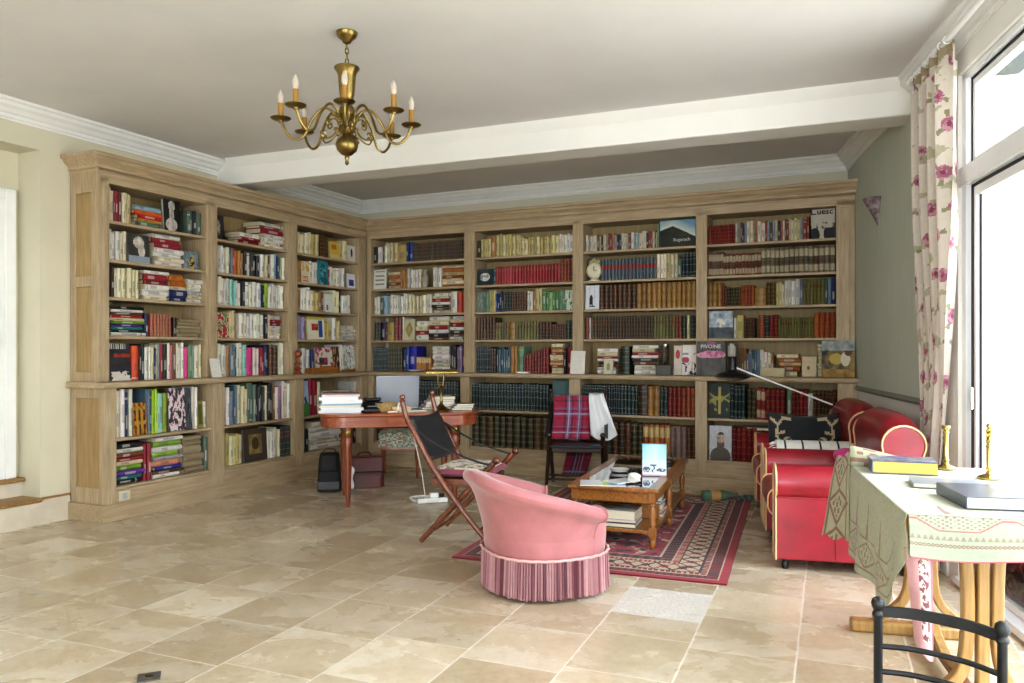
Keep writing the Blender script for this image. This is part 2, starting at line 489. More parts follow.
# back wall, right wall, rear wall
mb = MB(); mb.box(-.45, 5.75, 0, .25, 0, H); struct('wall_back', mb, M['cream_wall'], BW, smooth=False)
WX0, WX1, WZ = 2.893, 6.7, 2.82
mb = MB(); mb.box(-.3, 2.42, 0, .28, .97, H); struct('wall_right', mb, M['sage'], RW, smooth=False)
mb = MB(); mb.box(-.3, 2.42, 0, .28, 0, .97); mb.box(2.42, WX0, 0, .28, 0, H); mb.box(WX0, WX1, 0, .28, WZ, H)
mb.box(WX1, 10.2, 0, .28, 0, H); mb.box(WX0, WX1, 0.0, .28, -.06, .012)
struct('wall_right.001', mb, M['white_wall'], RW, smooth=False)
mb = MB(); mb.extrude([(0, .945), (-.018, .95), (-.026, .965), (-.02, .985), (0, .99)], 'x', -.1, 2.5)
struct('trim_1', mb, plain('grey_green_rail', '8d9184', .5), RW)
mb = MB(); mb.box(.45, 2.75, -.016, 0, 0, .12); struct('baseboard_right', mb, M['white_paint'], RW, bevel=.004)
mb = MB()
for x0, x1, z0, z1 in ((-7.7, -5.6, 0, H), (-5.6, -3.6, 0, .75), (-5.6, -3.6, 2.6, H), (-3.6, -2.2, 0, H), (-2.2, .6, 0, .1), (-2.2, .6, 2.7, H), (.6, 1.3, 0, H)):
    mb.box(x0, x1, -2.95, -2.7, z0, z1)
struct('wall_rear', mb, M['white_wall'], smooth=False)
for k, (x0, x1, z0, z1) in enumerate(((-5.6, -3.6, .75, 2.6), (-2.2, .6, .1, 2.7))):
    mb = MB(); w = .07
    mb.box(x0, x0+w, -2.86, -2.79, z0, z1); mb.box(x1-w, x1, -2.86, -2.79, z0, z1); mb.box(x0, x1, -2.86, -2.79, z0, z0+w); mb.box(x0, x1, -2.86, -2.79, z1-w, z1)
    mb.box((x0+x1)/2-w/2, (x0+x1)/2+w/2, -2.86, -2.79, z0, z1)
    struct('window_%d' % (k+2), mb, M['frame_white'])

# crown mouldings
def crown(name, fr, x0, x1):
    pr = [(0, H), (-.11, H), (-.11, H-.02), (-.092, H-.028), (-.083, H-.05), (-.06, H-.066), (-.042, H-.09), (-.026, H-.1), (-.022, H-.12), (-.01, H-.128), (-.01, H-.14), (0, H-.14)]
    mb = MB(); mb.extrude(list(reversed(pr)), 'x', x0, x1); return struct(name, mb, M['crown'], fr, angle=.15)
crown('trim_2', LW, -10.4, 1.50); crown('trim_3', LW, 1.75, 3.77); crown('trim_4', BW, 0, 5.43)
crown('trim_5', RW, 0, 1.78); crown('trim_6', RW, 2.05, 10.0)
mb = MB(); mb.box(-.6, 6.1, 0, .29, 2.85, H)
struct('beam', mb, M['beam'], BM, bevel=.01)
mb = MB(); mb.extrude([(0, H), (0, H-.075), (-.05, H-.03), (-.06, H)], 'x', .15, 5.8); struct('trim_7', mb, M['beam'], BM)

# the tall glazed door in the right wall
mb = MB()
for x0, x1 in ((WX0, WX0+.06), (4.75, 4.83), (WX1-.06, WX1)):
    mb.box(x0, x1, .02, .1, .012, WZ)
mb.box(WX0, WX1, .02, .1, WZ-.035, WZ); mb.box(WX0, WX1, .0, .12, 2.2, 2.3); mb.box(WX0, WX1, -.03, .14, .012, .05)
win = struct('window_1', mb, M['frame_white'], RW, bevel=.004)
def wpart(name, boxes, mat, bevel=.003):
    mb = MB()
    for b in boxes: mb.box(*b)
    mb.v = [tuple(local(RW, p)) for p in mb.v]
    return mb.build(name, mat, win, bevel=bevel)
X0 = WX0+.062
wpart('gasket', [(X0, X0+.014, .045, .05, 2.3, WZ-.035), (X0, 4.75, .045, .05, WZ-.05, WZ-.035), (X0, 4.75, .045, .05, 2.3, 2.312),
                 (X0, X0+.055, .045, .05, .05, 2.2), (X0, 4.75, .045, .05, 2.18, 2.2)], M['gasket'], 0)
wpart('sash', [(X0+.014, X0+.05, .05, .1, 2.312, WZ-.05), (X0+.014, 4.75, .05, .1, 2.312, 2.345), (X0+.014, 4.75, .05, .1, WZ-.085, WZ-.05)], M['frame_white'])
wpart('sash', [(X0+.055, X0+.085, .04, .07, .05, 2.18), (X0+.055, 4.75, .04, .07, .05, .085), (X0+.055, 4.75, .04, .07, 2.13, 2.18), (4.69, 4.75, .03, .1, .05, 2.18)], M['frame_white'])
wpart('sash', [(4.83, WX1-.06, .03, .1, .05, .085), (4.83, WX1-.06, .03, .1, 2.12, 2.18), (4.83, 4.9, .03, .1, .085, 2.12)], M['frame_white'])
wpart('gasket', [(X0+.085, X0+.11, .058, .062, .085, 2.13)], M['gasket'], 0)
wpart('handle', [(X0+.070, X0+.082, .015, .03, .98, 1.10)], M['chrome'])
for b in ((X0+.05, 4.75, .06, .064, 2.345, WZ-.085), (X0+.12, 4.69, .06, .064, .085, 2.12), (4.9, WX1-.06, .06, .064, .17, 2.12), (4.83, WX1-.06, .06, .064, 2.3, WZ-.035)):
    wpart('pane', [b], M['glass'], 0)

# outside: terrace, eave and the pale building opposite
mb = MB(); mb.box(-3, 16, .28, 14, -.16, -.06); struct('terrace_ground', mb, M['paving'], RW, smooth=False)
mb = MB(); mb.box(WX0, WX1, .11, .30, WZ-.012, WZ+.02); struct('window_head', mb, plain('grey_green_soffit', '4a5150', .8), RW, smooth=False)
mb = MB(); mb.box(-6, 14, 9.5, 10, -.1, 3.2); struct('exterior_wall', mb, M['render'], RW, smooth=False)
mb = MB(); mb.box(2.2, 2.84, .28, 1.5, -.1, 2.93); struct('exterior_wall.001', mb, M['render'], RW, smooth=False)

# ================================================================== BOOKCASES
def make_case(root, lo, up, xl, xu, deck, mid, end_panel):
    mb = MB(); a, b = xl
    mb.extrude([(-.028, 0), (.385, 0), (.385, .13), (-.004, .13), (-.012, .118), (-.028, .105)], 'x', a-.028 if end_panel else .03, b)
    if end_panel: pass
    mb.build('plinth', M['oak_x'], root, bevel=.003)
    mb = MB(); mb.box(a+.01, b, .004, .03, .13, deck-.022); mb.build('bottom_rail', M['oak_x'], root)
    mb = MB(); mb.extrude([(-.036, 1.02), (-.03, 1.01), (.385, 1.01), (.385, 1.055), (-.03, 1.055), (-.04, 1.045), (-.04, 1.03)], 'x', a-.04 if end_panel else .042, b+(.03 if not end_panel else 0))
    mb.build('counter_ledge', M['oak_x'], root, bevel=.004)
    for i, (x0, x1) in enumerate(lo):
        o = MB()
        xx0 = x0+(.014 if end_panel and i == 0 else 0)
        o.box(xx0, x1, 0, .385, .13, 1.01)
        o.build('upright', M['oak_z'], root, bevel=.003)
    for i, (x0, x1) in enumerate(up):
        o = MB(); xx0 = x0+(.014 if end_panel and i == 0 else 0)
        o.box(xx0, x1, .08, .385, 1.055, 2.62)
        if x1-x0 > .09:
            w = (x1-x0)
            o.box(x0+w*.26, x0+w*.74, .072, .08, 1.07, 2.56)
        o.build('upright', M['oak_z'], root, bevel=.003)
    lox = [(lo[i][1], lo[i+1][0]) for i in range(len(lo)-1)]
    upx = [(up[i][1], up[i+1][0]) for i in range(len(up)-1)]
    for x0, x1 in lox:
        MB().box(x0, x1, .02, .385, deck-.022, deck).build('shelf', M['oak_x'], root, bevel=.003)
        MB().box(x0, x1, .03, .385, mid-.024, mid).build('shelf', M['oak_x'], root, bevel=.003)
    for x0, x1 in upx:
        for z in (2.30, 2.0, 1.71, 1.41):
            MB().box(x0, x1, .092, .385, z-.024, z).build('shelf', M['oak_x'], root, bevel=.003)
    u0, u1 = xu
    MB().box(u0+(.014 if end_panel else 0), u1, .08, .12, 2.58, 2.68).build('frieze', M['oak_x'], root, bevel=.002)
    MB().box(u0+.02, u1, .12, .385, 2.58, 2.60).build('top_board', M['oak_x'], root)
    MB().box(a+.02, b, .385, .398, .1, 2.7).build('back_panel', M['oak_back'], root)
    pr = [(.095, 2.665), (.395, 2.665), (.395, 2.79), (.0, 2.79), (.0, 2.765), (.018, 2.755), (.03, 2.735), (.055, 2.715), (.066, 2.70), (.066, 2.685), (.08, 2.68), (.08, 2.665)]
    mb = MB()
    if not end_panel:
        n = len(pr)
        mb.v += [(-y+.002 if y < .2 else .0, y, z) for y, z in pr]+[(u1+.05, y, z) for y, z in pr]
        for i in range(n):
            j = (i+1) % n; mb.face((i, j, n+j, n+i))
        mb.face([i for i in reversed(range(n))]); mb.face([n+i for i in range(n)])
    else:
        offs = [(.08-y if y < .2 else -.02, z) for y, z in pr]; n = len(offs)     # mitred round the free end
        for o_, z in offs: mb.v.append((-o_, .395, z))
        for o_, z in offs: mb.v.append((-o_, .08-o_, z))
        for o_, z in offs: mb.v.append((3.36+.08-o_-.001, .08-o_, z))
        for s_ in (0, 1):
            for i in range(n):
                j = (i+1) % n; mb.face((s_*n+i, s_*n+j, (s_+1)*n+j, (s_+1)*n+i))
        mb.face(list(range(n))); mb.face([2*n+i for i in reversed(range(n))])
        mb.box(.02, u1-.002, .1, .395, 2.767, 2.788)
    mb.build('cornice', M['oak_x'], root, angle=.2)
    if end_panel:
        mb = MB()                                     # framed end with sunk panels
        mb.box(.0, .014, 0, .06, .13, 1.01); mb.box(.0, .014, .33, .385, .13, 1.01)
        mb.box(.0, .014, .06, .33, .13, .25); mb.box(.0, .014, .06, .33, .93, 1.01)
        mb.box(.0, .014, .08, .15, 1.055, 2.665); mb.box(.0, .014, .33, .385, 1.055, 2.665)
        for z0, z1 in ((1.055, 1.13), (1.78, 1.86), (2.5, 2.665)): mb.box(.0, .014, .15, .33, z0, z1)
        mb.build('side_panel', M['oak_z'], root, bevel=.003)
        MB().box(.0125, .0145, .055, .335, .24, .94).build('side_panel', M['oak_deep'], root)
        MB().box(.0125, .0145, .145, .335, 1.12, 2.51).build('side_panel', M['oak_deep'], root)
    return lox, upx

caseL = frame('bookcase', (-3.059, 5.824, 0), 65.2, 'limed oak bookcase of three bays along the cream wall beside the doorway', 'bookcase', 'fitted oak bookcases')
loL = [(0, .10), (1.06, 1.19), (2.12, 2.26), (3.24, 3.358)]; upL = [(0, .10), (1.06, 1.185), (2.117, 2.252), (3.30, 3.437)]
loxL, upxL = make_case(caseL, loL, upL, (0, 3.358), (0, 3.437), .25, .62, True)
caseB = frame('bookcase', (-1.649, 8.875, 0), -24.8, 'limed oak bookcase of four bays along the far wall behind the armchairs', 'bookcase', 'fitted oak bookcases')
loB = [(.002, .07), (1.20, 1.308), (2.452, 2.57), (3.72, 3.83), (4.96, 5.12)]; upB = [(-.077, -.02), (1.203, 1.332), (2.46, 2.574), (3.712, 3.816), (4.945, 5.10)]
loxB, upxB = make_case(caseB, loB, upB, (.002, 5.12), (-.077, 5.10), .265, .66, False)
sk = MB(); sk.box(.115, .215, -.008, 0, .14, .215, ); so = sk.build('power_socket', plain('beige_socket_plate', 'cfc7ae', .4), caseL, bevel=.002)
MB().box(.145, .185, -.012, -.008, .155, .2).build('socket_insert', plain('grey_socket', 'a9adb0', .4), so, bevel=.003)

# ================================================================== BOOKS
def P(*a): return [tuple(x.split(':')) for x in a]
PAL = {   # list of (colour word, hex), style, kind
 'W': (P('white:dcd7ca', 'white:d6d1c3', 'white:e0dcd2', 'pale grey:c4c3bb', 'cream:d6ccb0', 'white:e2dfd5'), 'title', 'book'),
 'C': (P('cream:d8cfae', 'cream:cfc5a0', 'ivory:ddd6bd', 'buff:c2b287'), 'title', 'book'),
 'Y': (P('pale yellow:c6bc88', 'ochre yellow:b5a466', 'cream:d2c9a4'), 'title', 'book'),
 'm2': (P('ivory:d2cab6', 'grey:9a9690', 'brick red:8f4a3e', 'white:dbd6c9', 'pale blue:8a9aa4', 'brown:75583f', 'cream:cbbf9c', 'dark grey:47464a', 'salmon:b0705c'), 'title', 'book'),
 'M': (P('white:e2dfd6', 'white:dedbd0', 'cream:d3c9a6', 'navy:27335a', 'red:93303a', 'pale blue:8fa9b8', 'grey:8b8d8b', 'black:232325', 'pink:c46f86', 'green:4f6f53', 'brown:6d4a31', 'ivory:ddd7c2'), 'title', 'book'),
 'WM': (P('white:e4e1d7', 'white:dfdcd1', 'ivory:ddd7c4', 'white:e0ddd5', 'cream:d2c8a8', 'pale blue:9cb4bd', 'black:2a2a2c', 'green:6f8f62'), 'title', 'book'),
 'K': (P('black:202022', 'charcoal:2d2d30'), 'title', 'book'),
 'D': (P('dark grey:39393a', 'dark brown:3c2a20', 'black:262627'), 'title', 'book'),
 'r': (P('red:8f2c36', 'crimson:8f1f33', 'maroon:6c1f2a'), 'title', 'book'),
 'o': (P('orange red:c34b2a', 'orange:c9622f'), 'title', 'book'),
 'l': (P('lime green:9cbb2f',), 'title', 'book'),
 'e': (P('mint green:9fcdb8', 'pale turquoise:8ec9c4'), 'title', 'book'),
 'v': (P('olive green:8c9a2c',), 'title', 'book'),
 'g': (P('grey green:6f8f74', 'green:5b8258', 'pale green:8ba874'), 'title', 'book'),
 'N': (P('navy:26335c', 'blue:34549a', 'dark blue:1f2c50'), 'title', 'book'),
 'B': (P('royal blue:2c2f9c',), 'title', 'book'),
 'S': (P('slate blue:5d7488', 'blue grey:6f7f8c', 'dark teal:3c5a62'), 'title', 'book'),
 'm': (P('magenta:c03a7c',), 'title', 'book'),
 'p': (P('mauve:8f6a86', 'lilac:9c93b4'), 'title', 'book'),
 't': (P('tan:a77a45', 'brown:7d5531'), 'title', 'book'),
 'E': (P('grey green:5e6f63',), 'title', 'book'),
 'x': (P('buff paper:a8977a', 'buff paper:9a8a6e'), 'plain', 'book'),
 'stk1': (P('pale blue:8fb6bf', 'orange:cc5a24', 'red:a32828', 'ochre:bb9248', 'grey green:607a66'), 'title', 'book'),
 'stk2': (P('black:28282a', 'white:dcd9d0', 'brown:6a4530', 'red:9c2730', 'cream:d6cba6', 'green:7a9a3a', 'purple:5a3a86', 'teal:2f7f86'), 'title', 'book'),
 'stk3': (P('white:e2dfd8', 'green:86a84a', 'white:dedcd6', 'lime:9cc04a', 'grey:a9a9a6', 'salmon:c88a72', 'violet blue:3e3f98', 'brown:54402f'), 'title', 'book'),
 'stk4': (P('white:e0ddd4', 'cream:d2c7a4', 'red:93303a', 'white:e3e0d8', 'dark grey:3b3d40', 'brown:785238', 'pale grey:c2c1ba'), 'title', 'book'),
 'stk5': (P('white:e1ded5', 'red:98303a', 'crimson:8c2836', 'white:e3e1da', 'white:dcdad2', 'cream:d8cfb4'), 'title', 'book'),
 'stk6': (P('orange:c5752a', 'orange:bd6a24', 'cream:d9d0b2', 'navy:2b3566', 'navy:27315e'), 'title', 'book'),
 'stk7': (P('cream:d9d0b0', 'orange brown:a86a3c', 'buff:c4ad82', 'red brown:8e4a30', 'cream:d3c8a2'), 'title', 'book'),
 # bound leather
 'LG': (P('dark green:22352c', 'dark green:27392f', 'black green:1c2b26'), 'bands', 'leather_volume'),
 'LK': (P('dark green:20322c', 'blue black:1f2b33', 'dark green:24382f'), 'silver', 'leather_volume'),
 'LB': (P('brown:553520', 'brown:4b2f1e', 'dark brown:3d281b'), 'bands', 'leather_volume'),
 'LN': (P('dark brown:41301f', 'olive brown:4c4128', 'brown:50351f'), 'bands', 'leather_volume'),
 'LT': (P('tan:a87a3d', 'golden tan:b58746', 'tan:9c6d35'), 'ribs', 'leather_volume'),
 'LR': (P('red:7d1f22', 'dark red:6a1a1e', 'red:8a2524'), 'bands', 'leather_volume'),
 'LC': (P('red:98242a', 'crimson:8f1d2a', 'red:a43032', 'rose red:a8424a', 'red:8c1e24'), 'thin', 'leather_volume'),
 'LO': (P('rust:93472a', 'red brown:7e3826', 'orange brown:a0582e'), 'bands', 'leather_volume'),
 'LV': (P('olive:6d6a3e', 'olive:7a7440', 'green brown:5c5a34'), 'bands', 'leather_volume'),
 'LU': (P('slate blue:56626c', 'slate blue:5c6670'), 'redlabel', 'leather_volume'),
 'LE': (P('dark olive:34331f', 'dark brown:362619', 'bronze brown:4f3a1e'), 'dots', 'leather_volume'),
 'LM': (P('red brown:7a4638', 'brown:6b4a3c', 'red:8c3a34', 'grey brown:75604e'), 'panels', 'leather_volume'),
 'LQ': (P('grey brown:77695a', 'brown:6b5747', 'grey brown:7c7060'), 'panels', 'leather_volume'),
 'LP': (P('mauve brown:7f6668', 'mauve grey:877070'), 'dots', 'leather_volume'),
 'LY': (P('orange tan:b0773a', 'rust red:9a4a2c', 'rust:a25730'), 'toplabel', 'leather_volume'),
}
GOLD, SILV, CRM = lin('8f7c50'), lin('8e938e'), lin('d8cfb0')

def strips(style, base, r):
    k = tuple(x*0.72 for x in base)
    if style == 'bands':
        z = [0, .06, .075, .22, .235, .42, .435, .62, .635, .80, .815, .93, .945, 1]
        c = [base if i % 2 == 0 else GOLD for i in range(13)]
        if r.random() < .7: c[8] = mixc(base, lin('7a2a20'), .6) if r.random() < .5 else k
        return z, c
    if style == 'silver':
        z = [0, .04, .06, .2, .22, .5, .52, .72, .74, .86, .88, .95, .97, 1]
        return z, [base if i % 2 == 0 else SILV for i in range(13)]
    if style == 'ribs':
        z = [0, .05, .16, .19, .33, .36, .5, .53, .68, .71, .85, .88, 1]
        return z, [base if i % 2 == 0 else mixc(base, GOLD, .7) if i % 4 == 1 else k for i in range(12)]
    if style == 'thin':
        return [0, .12, .13, .7, .82, .83, 1], [base, GOLD, base, mixc(base, GOLD, .25), GOLD, base]
    if style == 'redlabel':
        return [0, .05, .06, .52, .7, .9, .92, 1], [base, GOLD, base, lin('a83a30'), base, GOLD, base]
    if style == 'dots':
        z = [i/16 for i in range(17)]
        return z, [base if i % 3 else mixc(base, GOLD, .45) for i in range(16)]
    if style == 'panels':
        return [0, .06, .3, .34, .5, .54, .62, .9, 1], [base, mixc(base, CRM, .55), base, k, base, k, mixc(base, CRM, .6), base]
    if style == 'toplabel':
        return [0, .08, .1, .6, .92, .94, 1], [base, GOLD, base, lin('d3b882'), GOLD, base]
    if style == 'title':
        dark = sum(base) < .6
        ink = mixc(base, lin('e8e4d8') if dark else lin(r.choice(['4a4a4a', '7a4040', '40486a', '555555'])), .42)
        a = .15+r.random()*.2; lo_ = r.random() < .55; b = a+.15+r.random()*.3; c = .82+r.random()*.06
        acc = mixc(base, lin(r.choice(['a04a44', '48608a', 'c8a858', '333333', 'e0dcd2'])), .6)
        return [0, .04, .07, a, b, c, c+.05, 1], [base, base if r.random() < .8 else acc, base, ink, base, acc if r.random() < .15 else base, base]
    return [0, .5, 1], [base, base]

PAGE = lin('cfc4a6')
def book_geo(mb, t, h, d, base, style, r, tf, page=PAGE):
    """one closed book: boards, rounded spine, page block. x thickness, y depth, z height."""
    b = min(.004, t*.18)
    z, cs = strips(style, base, r)
    o_ = (r.random()-.5)*.03
    z = [z[0]]+[min(.99, max(.01, q+o_)) for q in z[1:-1]]+[z[-1]]
    arc = []
    n = 4
    bul = min(t*.36, .015)
    for i in range(n+1):
        u = i/n
        arc.append((u*t, -bul*math.sin(PI*u)+bul*.0))
    ink_only_mid = style == 'title'
    for k in range(len(cs)):
        z0, z1 = z[k]*h, z[k+1]*h
        for i in range(n):
            c = cs[k]
            if ink_only_mid and i in (0, 3) and k == 3: c = base
            (xa, ya), (xb, yb) = arc[i], arc[i+1]
            q = mb.add([tf(Vector(p)) for p in ((xa, ya, z0), (xb, yb, z0), (xb, yb, z1), (xa, ya, z1))])
            mb.face((q, q+1, q+2, q+3), c)
    for zz, flip in ((0, True), (h, False)):
        pts = [(x, y, zz) for x, y in arc] + [(t, .004, zz), (0, .004, zz)]
        q = mb.add([tf(Vector(p)) for p in pts]); idx = list(range(q, q+len(pts)))
        mb.face(idx[::-1] if flip else idx, base)
    mb.box(0, b, 0, d, 0, h, base, tf); mb.box(t-b, t, 0, d, 0, h, base, tf)
    mb.box(b, t-b, .004, d-.004, .004, h-.004, page, tf)

def ordinal(n):
    w = ['', 'first', 'second', 'third', 'fourth', 'fifth', 'sixth', 'seventh', 'eighth', 'ninth', 'tenth', 'eleventh', 'twelfth', 'thirteenth', 'fourteenth', 'fifteenth',
         'sixteenth', 'seventeenth', 'eighteenth', 'nineteenth', 'twentieth']
    t = {20: 'twenty', 30: 'thirty', 40: 'forty', 50: 'fifty'}
    if n <= 20: return w[n]
    if n % 10 == 0: return t[n][:-1]+'ieth'
    return t[n//10*10]+'-'+w[n % 10]

ROWN = ['top shelf', 'second shelf', 'third shelf', 'fourth shelf', 'counter ledge', 'shelf under ledge', 'bottom shelf']
BAYN = {'L1': 'bay nearest doorway', 'L2': 'second bay from doorway', 'L3': 'third bay from doorway', 'B1': 'corner bay behind desk',
        'B2': 'bay left of tartan chair', 'B3': 'bay behind coffee table', 'B4': 'bay behind red armchairs'}

# ------------------------------------------------------------------ cover pictures (u right, v up)
def blob(u, v, cx, cy, rx, ry): return ((u-cx)/rx)**2+((v-cy)/ry)**2 < 1
def ART(key):
    L = lin
    def f(u, v):
        n = fbm(u*3, v*3, 1.6, hash(key) % 50 if False else len(key)*1.7)
        if key == 'statue':
            if blob(u, v, .5, .82, .2, .17) or blob(u, v, .48, .55, .14, .25) or blob(u, v, .45, .2, .34, .22): return mixc(L('cfc8c2'), L('8f8882'), .4+n*.8)
            return L('1d1c1b')
        if key == 'bust':
            if v < .25: return L('8d9aa8')
            if blob(u, v, .5, .72, .26, .22) or blob(u, v, .62, .42, .16, .25): return mixc(L('d2c9bf'), L('857b70'), .4+n*.7)
            return L('3b3a35')
        if key == 'figures':
            if blob(u, v, .55, .35, .18, .35): return L('c9a13a') if n > 0 else L('2b2622')
            return mixc(L('8f9a9c'), L('5c6a74'), .5+n)
        if key == 'night':
            if v < .25+.1*n and n > -.1: return L('d9cfc4')
            if v > .85 and abs(u-.5) < .35: return L('c9c6bd') if int(u*22) % 2 else L('39383a')
            return L('a5402a') if abs(v-.68) < .05 and n > 0 else L('35343a')
        if key == 'script':
            if int(u*9) % 3 == 1 and int(v*9) % 4 != 3: return L('3c2414') if n > -.1 else L('a5402a')
            return L('b98d3a') if n < .2 else L('8a6426')
        if key == 'blossom':
            m = fbm(u*4+3, v*4, 1.5)
            return L('e3d3d4') if m > .02 else (L('c98fa4') if m > -.05 else L('3d3c40'))
        if key == 'darkphoto': return mixc(L('3a3c40'), L('70747a'), .4+n)
        if key == 'olivecover':
            return L('5e5a2c') if .15 < u < .85 and .12 < v < .88 else L('8d8848')
        if key == 'whitecard': return L('dfdad0')
        if key == 'facedark':
            if blob(u, v, .42, .5, .2, .34): return mixc(L('b7aca0'), L('5b554e'), .4+n)
            return L('242424')
        if key == 'redgreen': return L('a5383a') if n > .12 else (L('6f8a58') if n < -.12 else L('d8cfb8'))
        if key == 'engraving':
            if blob(u, v, .5, .55, .16, .2): return L('4d4334')
            if .22 < u < .78 and .22 < v < .85: return mixc(L('a18c58'), L('77653c'), .5+n)
            return L('4d423b')
        if key == 'yellowsq':
            if .2 < u < .7 and .55 < v < .85: return L('c07a22')
            return L('d8b650') if v > .25 else L('d9c88a')
        if key == 'whiteman': return L('26262a') if blob(u, v, .55, .55, .12, .28) else L('dedbd0')
        if key == 'creamflag': return L('c9a24e') if v > .55 and n > 0 else (L('b5543e') if v < .3 and abs(u-.5) < .3 and int(v*20) % 2 else L('d9cdac'))
        if key == 'tealface':
            if blob(u, v, .5, .6, .27, .28) or blob(u, v, .5, .15, .4, .2): return L('1f5c6a') if n > -.05 else L('6fb0b4')
            return L('2f8796')
        if key == 'bluepic': return L('4c50a0') if .2 < u < .8 and .15 < v < .6 else L('e0dfe2')
        if key == 'whitedoc': return L('6c6a66') if .2 < u < .4 and .1 < v < .4 else L('dcdad2')
        if key == 'orangeblue':
            if .68 < u < .92 and .1 < v < .85: return L('33559a')
            if .25 < u < .65 and .4 < v < .7: return L('c2562c') if n > -.1 else L('8a3a22')
            return L('ddd5bf') if v < .88 else L('d3c15c')
        if key == 'abstract': return L('26282a') if abs(n) < .09 else L('dcdcd6')
        if key == 'darkcollage': return L('c9a05a') if n > .25 else (L('6a2c30') if n > .1 else L('33353a'))
        if key == 'collage': return L('b03a58') if n > .2 else (L('3b4a3a') if .2 < u < .7 and .3 < v < .6 else L('d8cfc2'))
        if key == 'skyfield': return L('4f8a44') if v < .35 else (L('32466a') if n > .18 and v < .6 else L('a9c4e4'))
        if key == 'textwhite': return L('8b8a82') if int(v*14) % 3 == 0 and .15 < u < .85 and v > .2 else L('dddbd2')
        if key == 'ornament':
            d = abs(u-.5)/.38+abs(v-.5)/.42
            return L('b59a4e') if d < .55 else (L('8d8a66') if d < .95 else L('cfc5a6'))
        if key == 'oval': return (L('d8d6cc') if n < .15 else L('8a8f8f')) if blob(u, v, .48, .5, .3, .26) else L('27363c')
        if key == 'greycover': return mixc(L('8a978c'), L('5d6d64'), .5+n)
        if key == 'whitegreen': return L('4d7a4a') if n > .12 else L('c9d2c2')
        if key == 'mountain':
            top = .78-.62*abs(u-.36)*(1.0 if u > .36 else .75)-.06*(u > .36)*(u-.36)
            if v > top: return mixc(L('c9d2c4'), L('7195ad'), min(1, (v-top)*2.6))
            return mixc(L('232a22'), L('34342a'), .5+n)
        if key == 'walkers':
            if blob(u, v, .42, .4, .12, .2) or blob(u, v, .35, .28, .06, .12) or blob(u, v, .5, .24, .05, .14): return L('2c2e33')
            if abs(v-.12) < .03 and .3 < u < .7: return L('4a4a4c')
            return L('b7bcc4') if abs(u-.32) < .02 or abs(u-.66) < .02 else L('d9dce2')
        if key == 'storm':
            if v < .4: return mixc(L('3d434c'), L('5b656c'), .5+n)
            return L('e2dfd0') if blob(u, v, .45, .55, .22, .16) and n > -.05 else mixc(L('8a98a8'), L('c4ccd2'), .5+n)
        if key == 'peony':
            if .5 < v < .72 and blob(u, v, .5, .6, .52, .12+.1*n): return mixc(L('e3b2c4'), L('b8688c'), .5+n*1.2)
            if blob(u, v, .5, .95, .15, .05): return L('a8607c')
            return mixc(L('4e4d50'), L('66645f'), .5+n)
        if key == 'stilllife':
            if v > .72: return mixc(L('7c8788'), L('a7aba4'), .5+n)
            if blob(u, v, .8, .78, .14, .2): return L('5a3a26')
            if blob(u, v, .72, .5, .14, .2): return L('d5cdb4')
            if blob(u, v, .45, .5, .22, .15): return L('b9a24e')
            if v < .22: return mixc(L('b08a3a'), L('7a5a26'), .5+n)
            return mixc(L('4a4230'), L('8c7440'), .5+n*1.3)
        if key == 'crowd':
            if v < .36 and (blob(u, v, .15, .1, .22, .26) or blob(u, v, .8, .16, .28, .26)): return L('1b1c22')
            if v < .55 and n > .13 and v > .25: return L('5d5a56')
            return L('b9b3a6')
        if key == 'flowers': return L('b04a58') if blob(u, v, .25, .5, .25, .1) else (L('3a3438') if n > .24 and v < .4 else (L('c3b0b0') if u > .6 and int(u*24) % 3 == 0 and v < .45 else (L('8c9296') if .68 < v < .74 and n > -.1 else L('e6dfdc'))))
        if key == 'redbook': return L('b34a4a') if blob(u, v, .5, .7, .3, .15) else L('dccfc0')
        if key == 'gilt':
            if abs(u-.5) < .05 and .1 < v < .9: return L('b3a45a')
            if abs(v-.62+abs(u-.5)*.3) < .03 or abs(v-.5-abs(u-.5)*.4) < .03: return L('9a9254')
            if n > .2 and .2 < v < .7: return L('8f8a4e')
            return L('26322e')
        if key == 'bearded':
            if blob(u, v, .42, .63, .03, .015) or blob(u, v, .60, .63, .03, .015): return L('3a302a')
            if blob(u, v, .51, .455, .07, .014): return L('8a5f55')
            if blob(u, v, .51, .44, .17, .13) and not (v > .5 and abs(u-.51) < .09): return L('6a5a4e')
            if blob(u, v, .51, .60, .20, .22): return (L('b99d8a') if u < .53 else L('cbb3a2')) if v < .745 else L('4a3d34')
            if blob(u, v, .5, .1, .46, .28): return L('5d564c')
            return mixc(L('b9bac2'), L('cfcfd4'), .5+n)
        if key == 'dandelion': return L('c9b04e') if blob(u, v, .62, .35, .2, .14) else L('4f6a6a')
        if key == 'smallcream': return L('8d8a72') if blob(u, v, .5, .5, .2, .26) else L('c9c3a6')
        if key == 'creamcard': return L('6a6152') if blob(u, v, .45, .42, .1, .1) else L('cdbb98')
        return L('888888')
    return f

